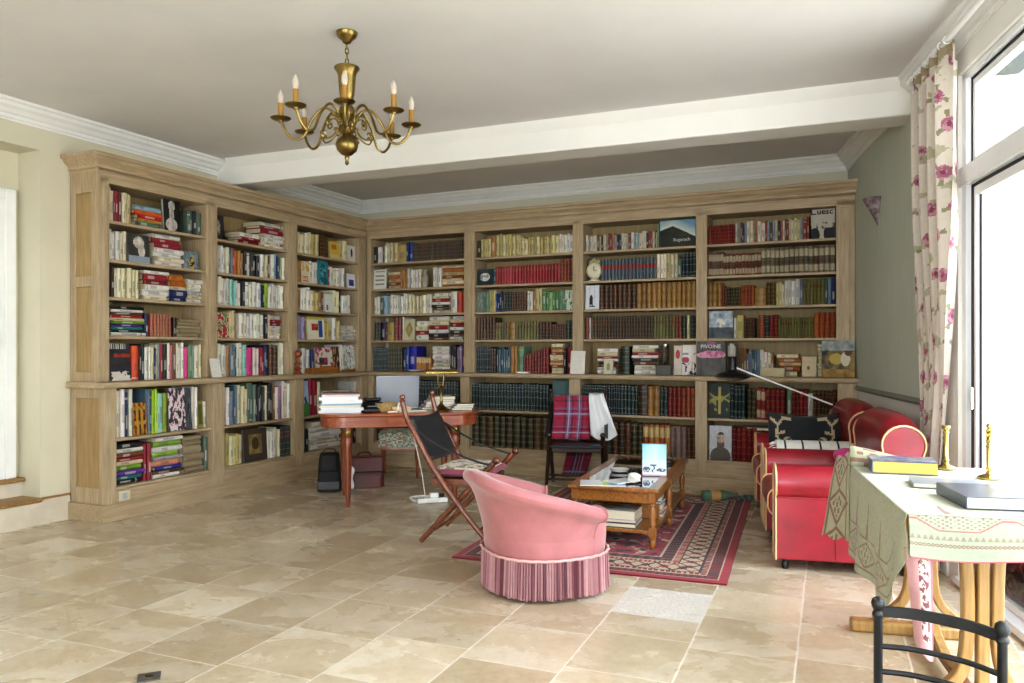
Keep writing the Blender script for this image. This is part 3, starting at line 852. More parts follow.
FACE = {  # key -> (label core, category, name)
 'statue': ('black art book with a white statue on the cover', 'book'), 'bust': ('dark cover showing a pale sculpted head', 'book'),
 'figures': ('small painted card of a dark figure on blue grey', 'card'), 'night': ('large dark book cover with pale flowers at the foot', 'book'),
 'script': ('ochre cover with blocks of dark oriental lettering', 'book'), 'blossom': ('book with pale pink blossom all over its cover', 'book'),
 'darkphoto': ('dark grey photograph book half hidden behind the blossom cover', 'book'), 'olivecover': ('small olive green book facing out', 'book'),
 'facedark': ('black cover with a pale face', 'book'), 'redgreen': ('red and green illustrated cover leaning', 'book'),
 'engraving': ('brown album with an engraved portrait, leaning back', 'book'), 'yellowsq': ('yellow book with an orange square', 'book'),
 'whiteman': ('white cover with a small black figure', 'book'), 'creamflag': ('cream cover with gold and red print', 'book'),
 'tealface': ('teal book with a dark blue face', 'book'), 'bluepic': ('small white cover with a blue picture', 'book'),
 'whitedoc': ('white cover with a little grey photograph', 'book'), 'orangeblue': ('cream cover with orange block and blue stripe', 'book'),
 'abstract': ('black and white abstract cover', 'book'), 'darkcollage': ('dark cover with brown and red pictures', 'book'), 'collage': ('pale cover with dark green and pink collage', 'book'),
 'skyfield': ('book with blue sky over a green field', 'book'), 'textwhite': ('white cover printed with grey lines of text', 'book'),
 'ornament': ('cream cover with a gilt diamond ornament', 'book'), 'oval': ('dark blue grey cover with a white oval emblem', 'book'),
 'greycover': ('grey green marbled cover', 'book'), 'whitegreen': ('white cover speckled with green', 'book'),
 'mountain': ('large dark book with a mountain against the sky', 'book'), 'walkers': ('white cover with black walking figures', 'book'),
 'storm': ('painting of a stormy grey sky on a book cover', 'book'), 'peony': ('charcoal book with a band of pink peony petals', 'book'),
 'stilllife': ('still life painting of fruit and a jug on a cover', 'book'), 'crowd': ('grey poster book with black crowd and bold title', 'book'),
 'flowers': ('white cover with red flower and grey lettering', 'book'), 'redbook': ('cream cover with a red flower', 'book'),
 'gilt': ('dark green book with gilt plant design', 'book'), 'bearded': ('portrait of a bearded man on a pale cover', 'book'),
 'dandelion': ('grey teal cover with a yellow flower', 'book'), 'smallcream': ('small cream card with an oval', 'card'), 'creamcard': ('plain cream card with a small dark emblem', 'card'),
 'whitecard': ('blank white card propped in front of the upright', 'card'),
}
TITLES = {'mountain': ('Bugarach', .045, .62, .25, 'd8d8d0', .0), 'crowd': ('L.uesc', .075, .45, .91, '17171a', .002), 'peony': ('PIVOINE', .05, .48, .84, 'e4dcd6', .0005)}

def face_book(M4, key, w, h, label, tilt=.1, th=.022, name='book', cat='book', group=None):
    mb = MB(); f = ART(key)
    nu, nv = max(10, int(w*170)), max(12, int(h*170))
    mb.box(0, w, .001, th, 0, h, mixc(f(.5, .95), (.3, .3, .3), .4))
    mb.box(.004, w-.004, .004, th-.004, h-.002, h+.0005, PAGE)
    mb.grid(nu, nv, lambda u, v: (u*w, 0, v*h), f)
    if key in TITLES:
        tx, sz, cx, cy, c, bo = TITLES[key]
        text_faces(mb, tx, sz, lambda x, y: (cx*w+x, -.0012, cy*h+y), lin(c), bo)
    o = mb.build(name, M['col'], None, smooth=False)
    o.matrix_world = M4 @ Matrix.Translation((0, 0, th*math.sin(tilt)+.001)) @ Matrix.Rotation(-tilt, 4, 'X')
    return setp(o, label, cat, group)

# ------------------------------------------------------------------ shelf contents. b upright, s lying stack, f facing out, g gap (widths in relative units)
ROWS = {
 'L1': ["b 3 C 8 .86;b 3 r 8 .88;b 4 C 10 .84;g 3;s 5 stk1 31 .62;f statue 20 .93;g 8;b 2 E 7 .75;b 1 K 5 .74;b 1 E 6 .74",
        "b 6 W 19 .80;f bust 20 .82;g 3;s 7 stk5 30 .95;f figures 16 .55;g 4",
        "b 2 D 8 .9;b 6 C 22 .86;g 3;s 6 stk5 26 .9;s 5 stk6 18 .84;s 6 W 17 .76",
        "b 1 W 2 .8;s 10 stk2 36 .86;b 1 N 4 .68;b 7 LO 22 .68;b 3 D 7 .55;s 5 x 28 .55",
        "f night 23 .88;b 1 o 7 .86;b 2 K 6 .84;b 14 M 40 .86;b 1 m 5 .87;b 3 g 7 .84;b 2 C 8 .86",
        "b 3 W 15 .93;b 1 N 4 .9;b 1 W 4 .88;f script 16 .66;b 3 S 6 .86;b 2 l 6 .93;b 2 e 8 .84;b 1 v 6 .8;f blossom 22 .92;f darkphoto 8 .9;b 3 W 7 .88;f olivecover 8 .6;b 1 W 6 .6",
        "s 9 stk2 31 .93;b 2 r 7 .88;s 9 stk3 33 .95;s 6 x 24 .9;b 1 E 4 .9"],
 'L2': ["f facedark 9 .78;g 14;s 3 stk5 20 .38;s 7 stk5 24 .86;g 1",
        "b 1 g 2 .9;b 4 W 12 .9;b 2 S 3 .86;b 2 o 5 .85;b 3 t 6 .8;b 1 K 3 .8;b 1 W 3 .8;b 3 D 10 .78;b 10 M 26 .84",
        "b 5 W 14 .93;b 3 e 6 .86;b 2 W 5 .84;b 7 WM 22 .84;b 1 l 4 .86;b 6 W 17 .84",
        "f redgreen 15 .82;b 2 C 7 .93;g 3;b 7 W 28 .8;b 3 M 6 .84;s 7 stk5 13 .83;g 4",
        "b 4 W 12 .86;b 1 t 3 .86;b 3 S 8 .85;b 2 W 6 .9;b 2 e 4 .85;b 1 m 7 .84;b 3 W 7 .85;b 2 r 5 .86;b 2 N 5 .85;b 2 LB 10 .88;b 4 W 8 .9",
        "b 3 W 8 .84;b 3 S 7 .84;b 3 C 9 .86;b 3 E 8 .88;b 4 D 8 .9;b 5 M 13 .86;b 1 p 4 .9;b 3 W 8 .9",
        "b 6 Y 23 .8;f engraving 25 .86;b 5 W 14 .8;b 4 LG 11 .85"],
 'L3': ["b 1 r 4 .66;b 4 C 10 .72;b 3 Y 9 .82;b 1 LB 8 .82;g 2;f yellowsq 10 .66;b 2 Y 8 .76;f whiteman 9 .64",
        "b 2 t 6 .7;f creamflag 8 .8;b 3 W 8 .86;f tealface 10 .93;b 1 r 2 .6;b 5 W 15 .72;g 2;f bluepic 9 .58",
        "b 2 t 6 .8;b 3 W 8 .86;b 3 Y 8 .8;b 2 t 5 .8;f whitedoc 9 .74;b 2 C 6 .86;b 1 K 2 .86;b 3 W 9 .78;g 5",
        "b 1 g 4 .8;b 3 p 7 .82;f orangeblue 16 .86;b 2 Y 6 .78;b 2 W 6 .86;b 1 Y 3 .7;s 4 W 16 .6",
        "g 2;b 4 W 13 .74;b 1 N 3 .74;g 2;f collage 18 .8;f darkcollage 7 .84;b 2 W 5 .86;f abstract 12 .9",
        "f skyfield 8 .92;b 2 r 8 .9;b 1 Y 3 .86;s 4 W 28 .62;g 4;b 1 W 2 .8",
        "b 2 K 8 .7;s 6 W 30 .84;b 4 D 12 .8"],
 'B1': ["b 1 D 4 .68;b 2 W 5 .7;b 1 S 3 .7;b 4 C 14 .76;b 1 Y 10 .66;b 2 N 7 .8;b 22 LN 54 .74",
        "f textwhite 14 .82;g 2;s 5 stk7 13 .7;b 3 t 7 .74;b 5 W 14 .76;g 12;b 4 W 9 .76;s 7 stk7 24 .84",
        "b 2 W 6 .8;b 1 E 4 .82;b 2 M 5 .8;b 6 W 14 .8;b 3 M 8 .82;b 4 C 10 .74;b 3 W 9 .82;s 7 stk4 17 .84;b 1 W 6 .86;b 2 o 8 .86",
        "g 2;b 2 LG 6 .76;b 1 N 5 .78;b 1 r 2 .74;b 1 Y 8 .8;b 2 LR 8 .93;b 1 W 2 .93;f ornament 12 .86;s 4 stk4 14 .78;s 6 stk4 22 .95;s 7 stk4 16 .95",
        "b 7 LK 17 .82;b 6 LE 17 .82;b 2 N 7 .78;b 1 B 9 .8;b 6 LY 16 .5;s 6 W 21 .86;b 3 K 7 .88;b 2 p 6 .86;b 1 r 4 .86",
        "b 30 LK 98 .84", "b 12 LB 98 .84"],
 'B2': ["b 1 D 4 .7;b 4 Y 10 .74;b 1 t 5 .76;b 8 Y 25 .82;b 12 Y 37 .64;b 5 W 14 .7",
        "f oval 17 .62;b 1 S 2 .6;b 22 LC 62 .7;b 4 LO 12 .88",
        "f greycover 9 .82;b 1 g 3 .84;b 3 Y 7 .82;b 4 N 8 .76;b 3 LG 8 .78;b 6 LB 15 .76;b 2 W 6 .78;b 1 t 3 .8;b 2 Y 6 .88;b 7 g 22 .76;f whitegreen 8 .76",
        "b 6 LB 20 .86;b 5 LV 14 .66;b 1 LT 7 .66;b 8 LV 24 .68;b 4 LB 13 .66;b 6 LB 14 .56;b 2 LG 7 .7",
        "b 6 LK 17 .84;b 2 LB 6 .8;b 6 S 17 .8;b 2 t 8 .82;b 1 g 7 .82;b 7 LR 22 .66;b 2 LR 7 .8;g 1;s 11 stk7 15 .93;b 1 K 3 .8;b 1 r 8 .82",
        "b 26 LK 78 .80;g 3;f dandelion 18 .92", "b 14 LE 96 .88"],
 'B3': ["b 34 m2 74 .58;b 1 g 2 .85;f mountain 36 .93",
        "g 17;b 16 LU 56 .76;b 6 C 20 .82;b 1 E 4 .72;b 4 LK 14 .86",
        "f walkers 15 .92;b 8 LB 38 .90;b 12 LT 58 .93",
        "b 1 LO 4 .82;b 1 W 2 .82;b 22 LN 60 .82;b 7 LV 20 .82;b 2 LO 6 .8;b 1 LG 4 .8;b 1 Y 3 .86;b 3 LG 6 .8",
        "g 13;s 8 stk4 22 .78;g 3;b 1 LG 9 .84;g 2;s 8 stk4 28 .88;g 14;f redbook 8 .86;f flowers 14 .88",
        "b 16 LK 40 .83;b 5 LK 18 .82;b 1 LB 10 .84;b 2 LT 12 .82;b 2 LK 8 .8;b 3 LR 13 .8;b 3 LO 14 .8",
        "b 3 LB 13 .86;b 1 LT 7 .86;b 1 LG 7 .86;b 3 LB 18 .86;b 2 LE 11 .82;b 5 LY 24 .82;b 3 LP 14 .8;b 2 LB 8 .8"],
 'B4': ["b 10 LR 27 .64;b 28 m2 72 .68;g 1;f crowd 23 .95",
        "b 7 LM 16 .82;b 12 LM 40 .74;b 15 LQ 74 .86",
        "b 3 LT 14 .86;b 1 LR 3 .74;b 6 LE 17 .66;b 4 LO 14 .72;b 1 LT 12 .62;b 2 LE 9 .8;b 3 Y 9 .76;b 4 W 15 .88;b 1 S 3 .8;b 6 LV 21 .86;b 2 S 6 .86;b 1 N 4 .93",
        "f storm 27 .93;b 1 W 3 .72;b 1 Y 8 .76;b 4 LB 12 .68;g 4;b 1 LO 6 .78;b 1 LK 5 .76;b 2 LR 9 .76;b 13 LV 36 .66;b 4 LO 21 .82",
        "g 19;b 4 W 8 .88;g 6;b 2 t 5 .74;b 5 S 13 .7;b 4 W 11 .7;b 1 t 3 .56;g 2;s 5 stk7 24 .62;f creamcard 14 .55;s 9 C 14 .9;b 1 N 3 .7",
        "f gilt 22 .93;b 4 LK 15 .9;g 2;b 2 LE 9 .8;b 2 LM 9 .82;b 1 LR 5 .8;b 3 LR 14 .8;g 1;b 1 g 5 .82;b 4 LR 15 .8;b 1 W 5 .76;b 6 LB 22 .78",
        "f bearded 25 .86;b 5 LR 26 .84;b 6 LR 30 .8;b 12 LB 50 .8"],
}
UPZ = [2.30, 2.0, 1.71, 1.41, 1.055]; UPC = [2.58, 2.276, 1.976, 1.686, 1.386]
PLAN = []    # every book first goes into a list, then the largest in view become objects
def plan_row(case, bay, ri, spec, x0, x1, zf, zc, yfront):
    toks = [t.split() for t in spec.split(';')]
    tot = sum(float(t[3]) if t[0] in 'bs' else float(t[2]) if t[0] == 'f' else float(t[1]) for t in toks)
    sc = (x1-x0-.012)/tot; x = x0+.006; H_ = zc-zf
    nstack = sum(1 for t in toks if t[0] == 's'); si = 0
    counts = {}; ups = []
    for t in toks:
        if t[0] == 'g': x += float(t[1])*sc; continue
        if t[0] == 'f':
            w = float(t[2])*sc; h = float(t[3])*H_
            PLAN.append(dict(k='f', case=case, bay=bay, ri=ri, key=t[1], x=x+w*.02, w=w*.96, h=h, z=zf, y=yfront)); x += w; continue
        n, pal, w, hf = int(t[1]), t[2], float(t[3])*sc, float(t[4])
        cols, style, kind = PAL[pal]
        if t[0] == 'b':
            ws = [1+(R.random()-.5)*(.25 if kind == 'leather_volume' else .8) for _ in range(n)]
            s = sum(ws); uni = kind == 'leather_volume'
            hb = hf
            for i in range(n):
                tt = w*ws[i]/s
                h = H_*min(.96, hb*(1+(R.random()-.5)*(.03 if uni else .16)))
                if bay == 'B2' and ri == 4 and pal == 'LR' and n == 7: h = H_*(.56+.03*i)
                if kind == 'leather_volume': nm, hx = (cols[0] if R.random() < .5 else R.choice(cols))
                else: nm, hx = (cols[i % len(cols)] if R.random() < .45 else R.choice(cols))
                d = min(.235, max(.13, h*.72))
                it = dict(k='b', case=case, bay=bay, ri=ri, x=x+tt*.045, t=tt*.91, h=h, d=d, z=zf, y=yfront+R.random()*.022*(0 if uni else 1), col=nm, hex=hx, style=style, kind=kind)
                counts[(kind, nm)] = counts.get((kind, nm), 0)+1; it['n'] = counts[(kind, nm)]
                PLAN.append(it); ups.append(it); x += tt
        else:
            si += 1
            ws = [1+(R.random()-.5)*.7 for _ in range(n)]; s = sum(ws); z = zf; hh = H_*hf
            for i in range(n):
                nm, hx = cols[(n-1-i) % len(cols)]
                tt = hh*ws[i]/s; L = min(w*.98, w*(.80+R.random()*.18))
                PLAN.append(dict(k='s', case=case, bay=bay, ri=ri, x=x+(w-L)*R.random(), t=tt*.985, h=L, d=.17+R.random()*.05, z=z, y=yfront+R.random()*.03, col=nm, hex=hx, style=style, kind=kind,
                                 n=n-i, si=si, ns=nstack)); z += tt
            x += w
    for it in ups: it['tot'] = counts[(it['kind'], it['col'])]

for bay, (case, i) in {'L1': ('L', 0), 'L2': ('L', 1), 'L3': ('L', 2), 'B1': ('B', 0), 'B2': ('B', 1), 'B3': ('B', 2), 'B4': ('B', 3)}.items():
    upx, lox = (upxL, loxL) if case == 'L' else (upxB, loxB)
    lz = [(.62, .986), (.25, .596)] if case == 'L' else [(.66, .986), (.265, .636)]
    for ri in range(7):
        if ri < 5: plan_row(case, bay, ri, ROWS[bay][ri], *upx[i], UPZ[ri], UPC[ri], .125)
        else: plan_row(case, bay, ri, ROWS[bay][ri], *lox[i], lz[ri-5][0]+0, lz[ri-5][1]+(.024 if ri == 5 else 0), .06)

CASEM = {'L': Fr((-3.059, 5.824, 0), 65.2).mat(), 'B': Fr((-1.649, 8.875, 0), -24.8).mat()}
def px_area(it):
    p = CASEM[it['case']] @ Vector((it['x'], 0, it['z'])); Y = p.y
    dx = CASEM[it['case']].to_3x3() @ Vector((1, 0, 0))
    w = it['t'] if it['k'] == 'b' else it['h']; h = it['h'] if it['k'] == 'b' else it['t']
    fx = abs(dx.x - dx.y*p.x/p.y)
    a = w*fx*h*(775/Y)**2
    if it['bay'] in ('B1', 'L3') and it['ri'] >= 5: a *= .3
    if it['bay'] == 'B4' and it['ri'] == 6 and it['x'] > 4.25: a = 0
    return a
rows = {}
for it in PLAN:
    if it['k'] in 'bs': rows.setdefault((it['kind'], it['bay'], it['ri'], it.get('si', 0)), []).append(it)
chosen = set()
for kind in ('book', 'leather_volume'):
    n_f = sum(1 for it in PLAN if it['k'] == 'f')+34 if kind == 'book' else 0
    left = 300-n_f
    for key, its in sorted(((k, v) for k, v in rows.items() if k[0] == kind), key=lambda kv: -sum(px_area(i) for i in kv[1])/len(kv[1])):
        if len(its) <= left:
            left -= len(its); chosen.add(key)

stuff = {'book': MB(), 'leather_volume': MB()}
for it in PLAN:
    Mc = CASEM[it['case']]
    where = ROWN[it['ri']]+', '+BAYN[it['bay']]
    if it['k'] == 'f':
        key = it['key']; core, cat = FACE[key]
        face_book(Mc @ Matrix.Translation((it['x'], it['y']-.004, it['z']+.001)), key, it['w'], it['h'], core+', '+where, tilt=.07, cat=cat, name=cat if cat == 'book' else 'picture_card')
        continue
    T0 = Mc @ Matrix.Translation((it['x'], it['y'], it['z']+.0015))
    t, h = it['t'], it['h']
    tf = (lambda p: p) if it['k'] == 'b' else (lambda p, t=t: Vector((p.z, p.y, t-p.x)))
    base = jit(lin(it['hex']), R, .14)
    mat = M['col_leather'] if it['kind'] == 'leather_volume' else M['col']
    if (it['kind'], it['bay'], it['ri'], it.get('si', 0)) in chosen:
        mb = MB(); book_geo(mb, t, h, it['d'], base, it['style'], R, tf)
        o = mb.build(it['kind'], mat, None, angle=.6)
        o.matrix_world = T0
        noun = 'leather volume' if it['kind'] == 'leather_volume' else 'book'
        if it['k'] == 's':
            stk = 'stack' if it['ns'] == 1 else ordinal(it['si'])+' stack'
            lab = f"{it['col']} {noun} {ordinal(it['n'])} from top of {stk}, {where}"
            g = f"books stacked flat on the {where}"
        else:
            lab = (f"only {it['col']} {noun} upright on " if it['tot'] == 1 else f"{ordinal(it['n'])} {it['col']} {noun} from left, ")+where
            g = (f"bound volumes on the {where}" if noun != 'book' else f"upright books on the {where}")
        setp(o, lab, noun if noun == 'book' else 'leather book', g)
    else:
        book_geo(stuff[it['kind']], t, h, it['d'], base, it['style'], R, (lambda p, tf=tf, T0=T0: T0 @ tf(p)))
o = stuff['book'].build('shelved_books', M['col'], None, angle=.6); setp(o, 'smaller paper and cloth books filling the upper shelves', 'books', None, 'stuff')
o = stuff['leather_volume'].build('shelved_volumes', M['col_leather'], None, angle=.6); setp(o, 'smaller gilt leather volumes filling the back shelves', 'books', None, 'stuff')
# ================================================================== FURNITURE
CW = lambda h: lin(h)

# ---------------------------------------------------------------- desk
desk = frame('writing_desk', (-1.358, 6.417, 0), 15, 'mahogany writing desk with rounded ends and turned legs near the corner', 'desk')
def dshape(e, n=10, x0=-.02, x1=.93, y0=-.05, y1=.60, r=.22):
    # rounded rectangle with generous corners, CCW
    pts = []
    cx0, cx1, cy0, cy1 = x0-e, x1+e, y0, y1
    rr = r
    for (cx, cy, a0) in ((cx1-rr, cy0+rr, -90), (cx1-rr, cy1-rr, 0), (cx0+rr, cy1-rr, 90), (cx0+rr, cy0+rr, 180)):
        for i in range(n+1):
            a = math.radians(a0+90*i/n); pts.append((cx+rr*math.cos(a), cy+rr*math.sin(a)))
    return pts
mb = MB(); mb.extrude(dshape(.22), 'z', .745, .77); mb.build('top', M['mahogany'], desk, bevel=.007)
mb = MB(); mb.extrude(dshape(.195, y0=-.03, y1=.58, r=.2), 'z', .655, .745); mb.build('apron', M['mahogany'], desk, bevel=.004)
MB().box(.32, .62, -.038, -.03, .672, .735).build('drawer', M['mahogany'], desk, bevel=.003)
for x in (.0, .90):
    for y in (.015, .535):
        mb = MB(); mb.lathe([(.014, 0), (.02, .03), (.024, .1), (.03, .3), (.036, .5), (.038, .56), (.03, .575), (.04, .59), (.04, .655)], 16, (x, y, 0))
        lg = mb.build('leg', M['mahogany_z'], desk)
        MB().lathe([(.0395, .595), (.043, .6), (.043, .632), (.0395, .637)], 16, (x, y, 0)).build('brass_collar', M['brass'], lg)

# chair tucked behind the desk
fc = frame('desk_chair', (-1.32, 7.78, 0), 6, 'small chair with green floral padded seat tucked behind the desk', 'chair')
def floral_green(u, v):
    d1 = abs(((u*4+v*4) % 1)-.5); d2 = abs(((u*4-v*4) % 1)-.5)
    if d1 < .06 or d2 < .06: return CW('5f8078')
    n = fbm(u*6, v*6, 2.0)
    return CW('d9cfb8') if n > .12 else (CW('c08a7a') if n < -.22 else CW('9db0a0'))
mb = MB()
def seatpos(w, d, z, puff):
    return lambda u, v: ((u-.5)*w*(.92+.08*v), v*d, z+puff*(max(0, 1-(2*u-1)**4)*max(0, 1-(2*v-1)**4)))
mb.grid(26, 24, lambda u, v: (.19+(u-.5)*.42, v*.38, .455+.035*(1-(2*u-1)**4)*(1-(2*v-1)**4)), floral_green)
for a, b in (((-.02, 0), (.40, 0)), ((.40, 0), (.40, .38)), ((.40, .38), (-.02, .38)), ((-.02, .38), (-.02, 0))):
    mb.grid(26, 9, lambda u, v, a=a, b=b: (a[0]+(b[0]-a[0])*u, a[1]+(b[1]-a[1])*u, .325+.13*v), floral_green)
mb.build('seat', M['col_cloth'], fc, angle=1.2)
mb = MB(); mb.box(0, .38, .02, .37, .29, .326); mb.build('seat_frame', M['mahogany'], fc, bevel=.004)
for x in (.02, .36):
    MB().tube(spline([(x, .03, .30), (x, .03, .2), (x+(.01 if x > .1 else -.01), .015, 0)], 6), [.018]*6+[.014]*6+[.010], 8).build('leg', M['mahogany_z'], fc)
    MB().tube(spline([(x, .36, 0), (x, .35, .3), (x, .37, .5), (x, .44, .80)], 6), [.013]*6+[.018]*6+[.016]*6+[.014], 8).build('leg', M['mahogany_z'], fc, )
mb = MB(); mb.ribbon(spline([(.0, .43, .77), (.19, .445, .80), (.38, .43, .77)], 8), (0, .15, 1), .07, .018); mb.build('top_rail', M['mahogany'], fc, bevel=.004)
MB().box(.02, .36, .385, .4, .62, .66).build('back_rail', M['mahogany'], fc, bevel=.004)

# ---------------------------------------------------------------- folding campaign chairs
def campaign(fr, w, hz, woodm, back_mat, seat_col, dark=False):
    poles = []
    for y in (0, w):
        pts = spline([(-.125, y, hz), (-.095, y, hz-.11), (-.04, y, .76*hz/.96), (.07, y, .56*hz/.96), (.22, y, .35*hz/.96), (.36, y, .18*hz/.96), (.495, y, .034)], 8)
        mb = MB(); mb.tube(pts, [.016+.004*math.sin(PI*i/(len(pts)-1)) for i in range(len(pts))], 10)
        mb.lathe([(.004, -.005), (.017, .0), (.019, .012), (.012, .022), (.02, .034), (.018, .048), (.004, .056)], 12, (-.125, y, hz-.01))
        for k in (10, 17, 24): mb.ball(pts[k], .0225, 10, 6)
        mb.build('back_post', woodm, fr)
        y2 = y+(.03 if y == 0 else -.03)
        mb = MB(); P0_, P1_ = Vector((-.005, y2, .034)), Vector((.505, y2, .575*hz/.96))
        n = 30
        rad = [.017+.005*abs(math.sin(i*PI/n*6)) if i > 17 else .019 for i in range(n+1)]
        mb.tube([P0_.lerp(P1_, i/n) for i in range(n+1)], rad, 10)
        dv = (P1_-P0_).normalized()
        mb.ball(P1_+dv*.012, .026, 12, 8); mb.ball(P0_.lerp(P1_, .8), .027, 12, 6, (1, 1, .7))
        mb.build('front_leg', woodm, fr)
    for (x, z) in ((.40, .125*hz/.96), (.09, .115*hz/.96), (.06, .585*hz/.96)): MB().tube([(x, 0, z), (x, w, z)], .011, 8).build('stretcher', woodm, fr)
    sz = .46*hz/.96
    mb = MB(); mb.box(.06, .44, .045, w-.045, sz-.055, sz-.01); mb.build('seat_frame', woodm, fr, bevel=.006)
    zb, zt = .57*hz/.96, .86*hz/.96
    def bx(z):
        t = (z-zb)/(zt-zb); return .065+(-.08-.065)*t
    mb = MB(); mb.grid(10, 10, lambda u, v: (bx(zb+(zt-zb)*v)+.02*math.sin(PI*u), .005+(w-.01)*u, zb+(zt-zb)*v-.012*math.sin(PI*u)*(v > .5)))
    mb.build('back_sling', back_mat, fr, solid=.008)
    # strap arms
    for y in (0, w):
        a, b = Vector((-.075, y, .80*hz/.96)), Vector((.485, y, .555*hz/.96)); pts = []
        for i in range(13):
            t = i/12; p = a.lerp(b, t); p.z -= .035*math.sin(PI*t); pts.append(p)
        MB().ribbon(pts, (0, 1, 0), .034, .006).build('arm_strap', back_mat, fr)
    return sz

cc = frame('folding_chair', (-.607, 5.114, 0), -15, 'folding wooden campaign chair with dark leather back and cushioned seat, beside pink tub chair', 'chair')
sz = campaign(cc, .55, .96, M['chair_wood'], M['black_leather'], None)
def cush_col(u, v):
    n = fbm(u*5, v*5, 2.2)
    if abs(u-.5) > .46 or abs(v-.5) > .46: return CW('8c4a5c')
    return CW('d5cab6') if n > -.08 else CW('8f7f6c')
def pillow(mb, w, d, h, col, place, n=20, side=None):
    def zf(u, v): return (max(0, (1-(2*u-1)**4))*max(0, (1-(2*v-1)**4)))**.5
    mb.grid(n, n, lambda u, v: place((u-.5)*w, (v-.5)*d, h*zf(u, v)), col)
    mb.grid(n, n, lambda u, v: place((.5-u)*w, (v-.5)*d, -h*.6*zf(u, v)), side or col)
mb = MB(); pillow(mb, .42, .46, .05, cush_col, lambda x, y, z: (.255+x, .275+y, sz+.022+z), side=lambda u, v: CW('8c4a5c'))
mb.build('seat_cushion', M['col_cloth'], cc, angle=1.4)

tc_ = frame('folding_chair', (.37, 7.52, 0), -97, 'dark brown folding armchair draped with tartan scarf, in front of the bookcase', 'chair')
sz2 = campaign(tc_, .54, .875, M['dark_wood'], M['black_leather'], None)
MB().box(.05, .46, .03, .51, sz2-.012, sz2+.012).build('seat', M['black_leather'], tc_, bevel=.008)

# tartan scarf over its back
def tartan(u, v):
    red, dk, bl, wh = CW('a5304a'), CW('57283a'), CW('6c6c96'), CW('cfc3c8')
    c = red
    def band(t, lo, hi): return lo < t < hi
    x = (u*1.0) % 1; y = (v*3.2) % 1
    hx = dk if band(x, .30, .36) or band(x, .47, .53) or band(x, .74, .80) else bl if band(x, .36, .47) or band(x, .63, .74) else None
    hy = dk if band(y, .05, .13) or band(y, .5, .56) else bl if band(y, .30, .42) or band(y, .62, .70) else None
    if hx: c = mixc(c, hx, .62)
    if hy: c = mixc(c, hy, .55)
    if abs(x-.41) < .012 or abs(x-.69) < .012 or abs(y-.36) < .015 or abs(x-.55) < .01: c = mixc(c, wh, .55)
    return c
scf = frame('tartan_scarf', (.37, 7.52, 0), -97, 'red and blue tartan wool scarf hanging over the dark folding chair back', 'scarf')
top = .80
def scarf_main(u, v):
    # v 0 at the seat, 1 over the back rail and down behind
    y = .02+.36*u+.02*math.sin(v*3); rip = .010*math.sin(u*17+v*2)
    s = v*.62
    if s < .42: z = .455+s*.88; x = .118-.125*(s/.42)+.028+rip
    else:
        a = min(1, (s-.42)/.06)*PI; z = .825+.03*math.sin(a)-max(0, s-.48)*1.0; x = -.028+.050*math.cos(a)+rip*.4-.012
    return (x, y, z)
mb = MB(); mb.grid(40, 60, scarf_main, tartan); mb.build('drape', M['col_cloth'], scf, angle=1.5, solid=.008)
def scarf_tail(u, v):
    y = .13+.05*(1-v)+(.25-.02*v)*u; return (-.035+.03*math.sin(u*9)*.4, y-.02*v, .40-.33*v)
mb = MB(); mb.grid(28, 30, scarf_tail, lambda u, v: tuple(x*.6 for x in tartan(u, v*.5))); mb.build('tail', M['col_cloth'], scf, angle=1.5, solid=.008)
wc = MB()
def wcloth(u, v):
    y = .375+.13*u+.05*(1-v)*u; s = v*.5
    fold = .02*math.sin(u*11+v*3)
    if s < .36:
        b_ = (1-s/.36)
        return (.125-.125*(s/.36)+.045+fold+.05*math.sin(PI*u)*b_, y+.07*b_*(.3+u), .50+s*.985-.05*b_*math.sin(PI*u))
    a = min(1, (s-.36)/.06)*PI; return (-.018+.062*math.cos(a)+fold*.4, y, .855+.025*math.sin(a)-max(0, s-.42)*.9)
wc.grid(26, 34, wcloth)
o = wc.build('white_shirt', M['white_cloth'], None, angle=1.5, solid=.008); o.location = scf.location; o.rotation_euler = scf.rotation_euler
setp(o, 'white cotton cloth thrown over the right end of the dark chair back', 'cloth')

# ---------------------------------------------------------------- pink tub chair
ta = 22.0
tub = frame('tub_chair', (.178, 4.30, 0), ta, 'pink velvet tub chair with long fringe, seen from behind', 'armchair')
NP = 64
def sq(a, e=2.35):
    c, s = math.cos(a), math.sin(a)
    return (abs(c)**e+abs(s)**e)**(-1/e)
def rimh(t):   # t = 0 at the back, 1 at arm fronts
    return .665-.185*(t**1.25)
AM = math.radians(116)
sect = []
def tub_profile(phi):
    t = abs(phi)/AM; h = rimh(t); fl = .07*(1-t)**.8+.045
    ro = .322
    return [(ro-.005, .20), (ro+.0, .30), (ro+fl*.40, .20+(h-.20)*.60), (ro+fl*.72, h-.085), (ro+fl*.9+.012+.022*t, h-.068), (ro+fl+.014+.026*t, h-.03), (ro+fl+.0+.012*t, h-.004), (ro+fl-.03, h), (ro+fl-.07, h-.012), (ro+fl-.095, h-.05), (ro+fl*.3-.085, h-.16), (ro-.10, .33), (ro-.10, .22)]
mb = MB(); nphi = 56; base = None
for i in range(nphi+1):
    phi = -AM+2*AM*i/nphi; a = PI+phi
    q = sq(a)
    for r, z in tub_profile(phi): mb.v.append((r*q*math.cos(a), r*q*math.sin(a), z))
k = len(tub_profile(0))
for i in range(nphi):
    for j in range(k-1):
        mb.face((i*k+j, (i+1)*k+j, (i+1)*k+j+1, i*k+j+1))
mb.face(list(range(k))[::-1]); mb.face([nphi*k+j for j in range(k)])
mb.build('shell', M['velvet'], tub, angle=.9, subsurf=1)
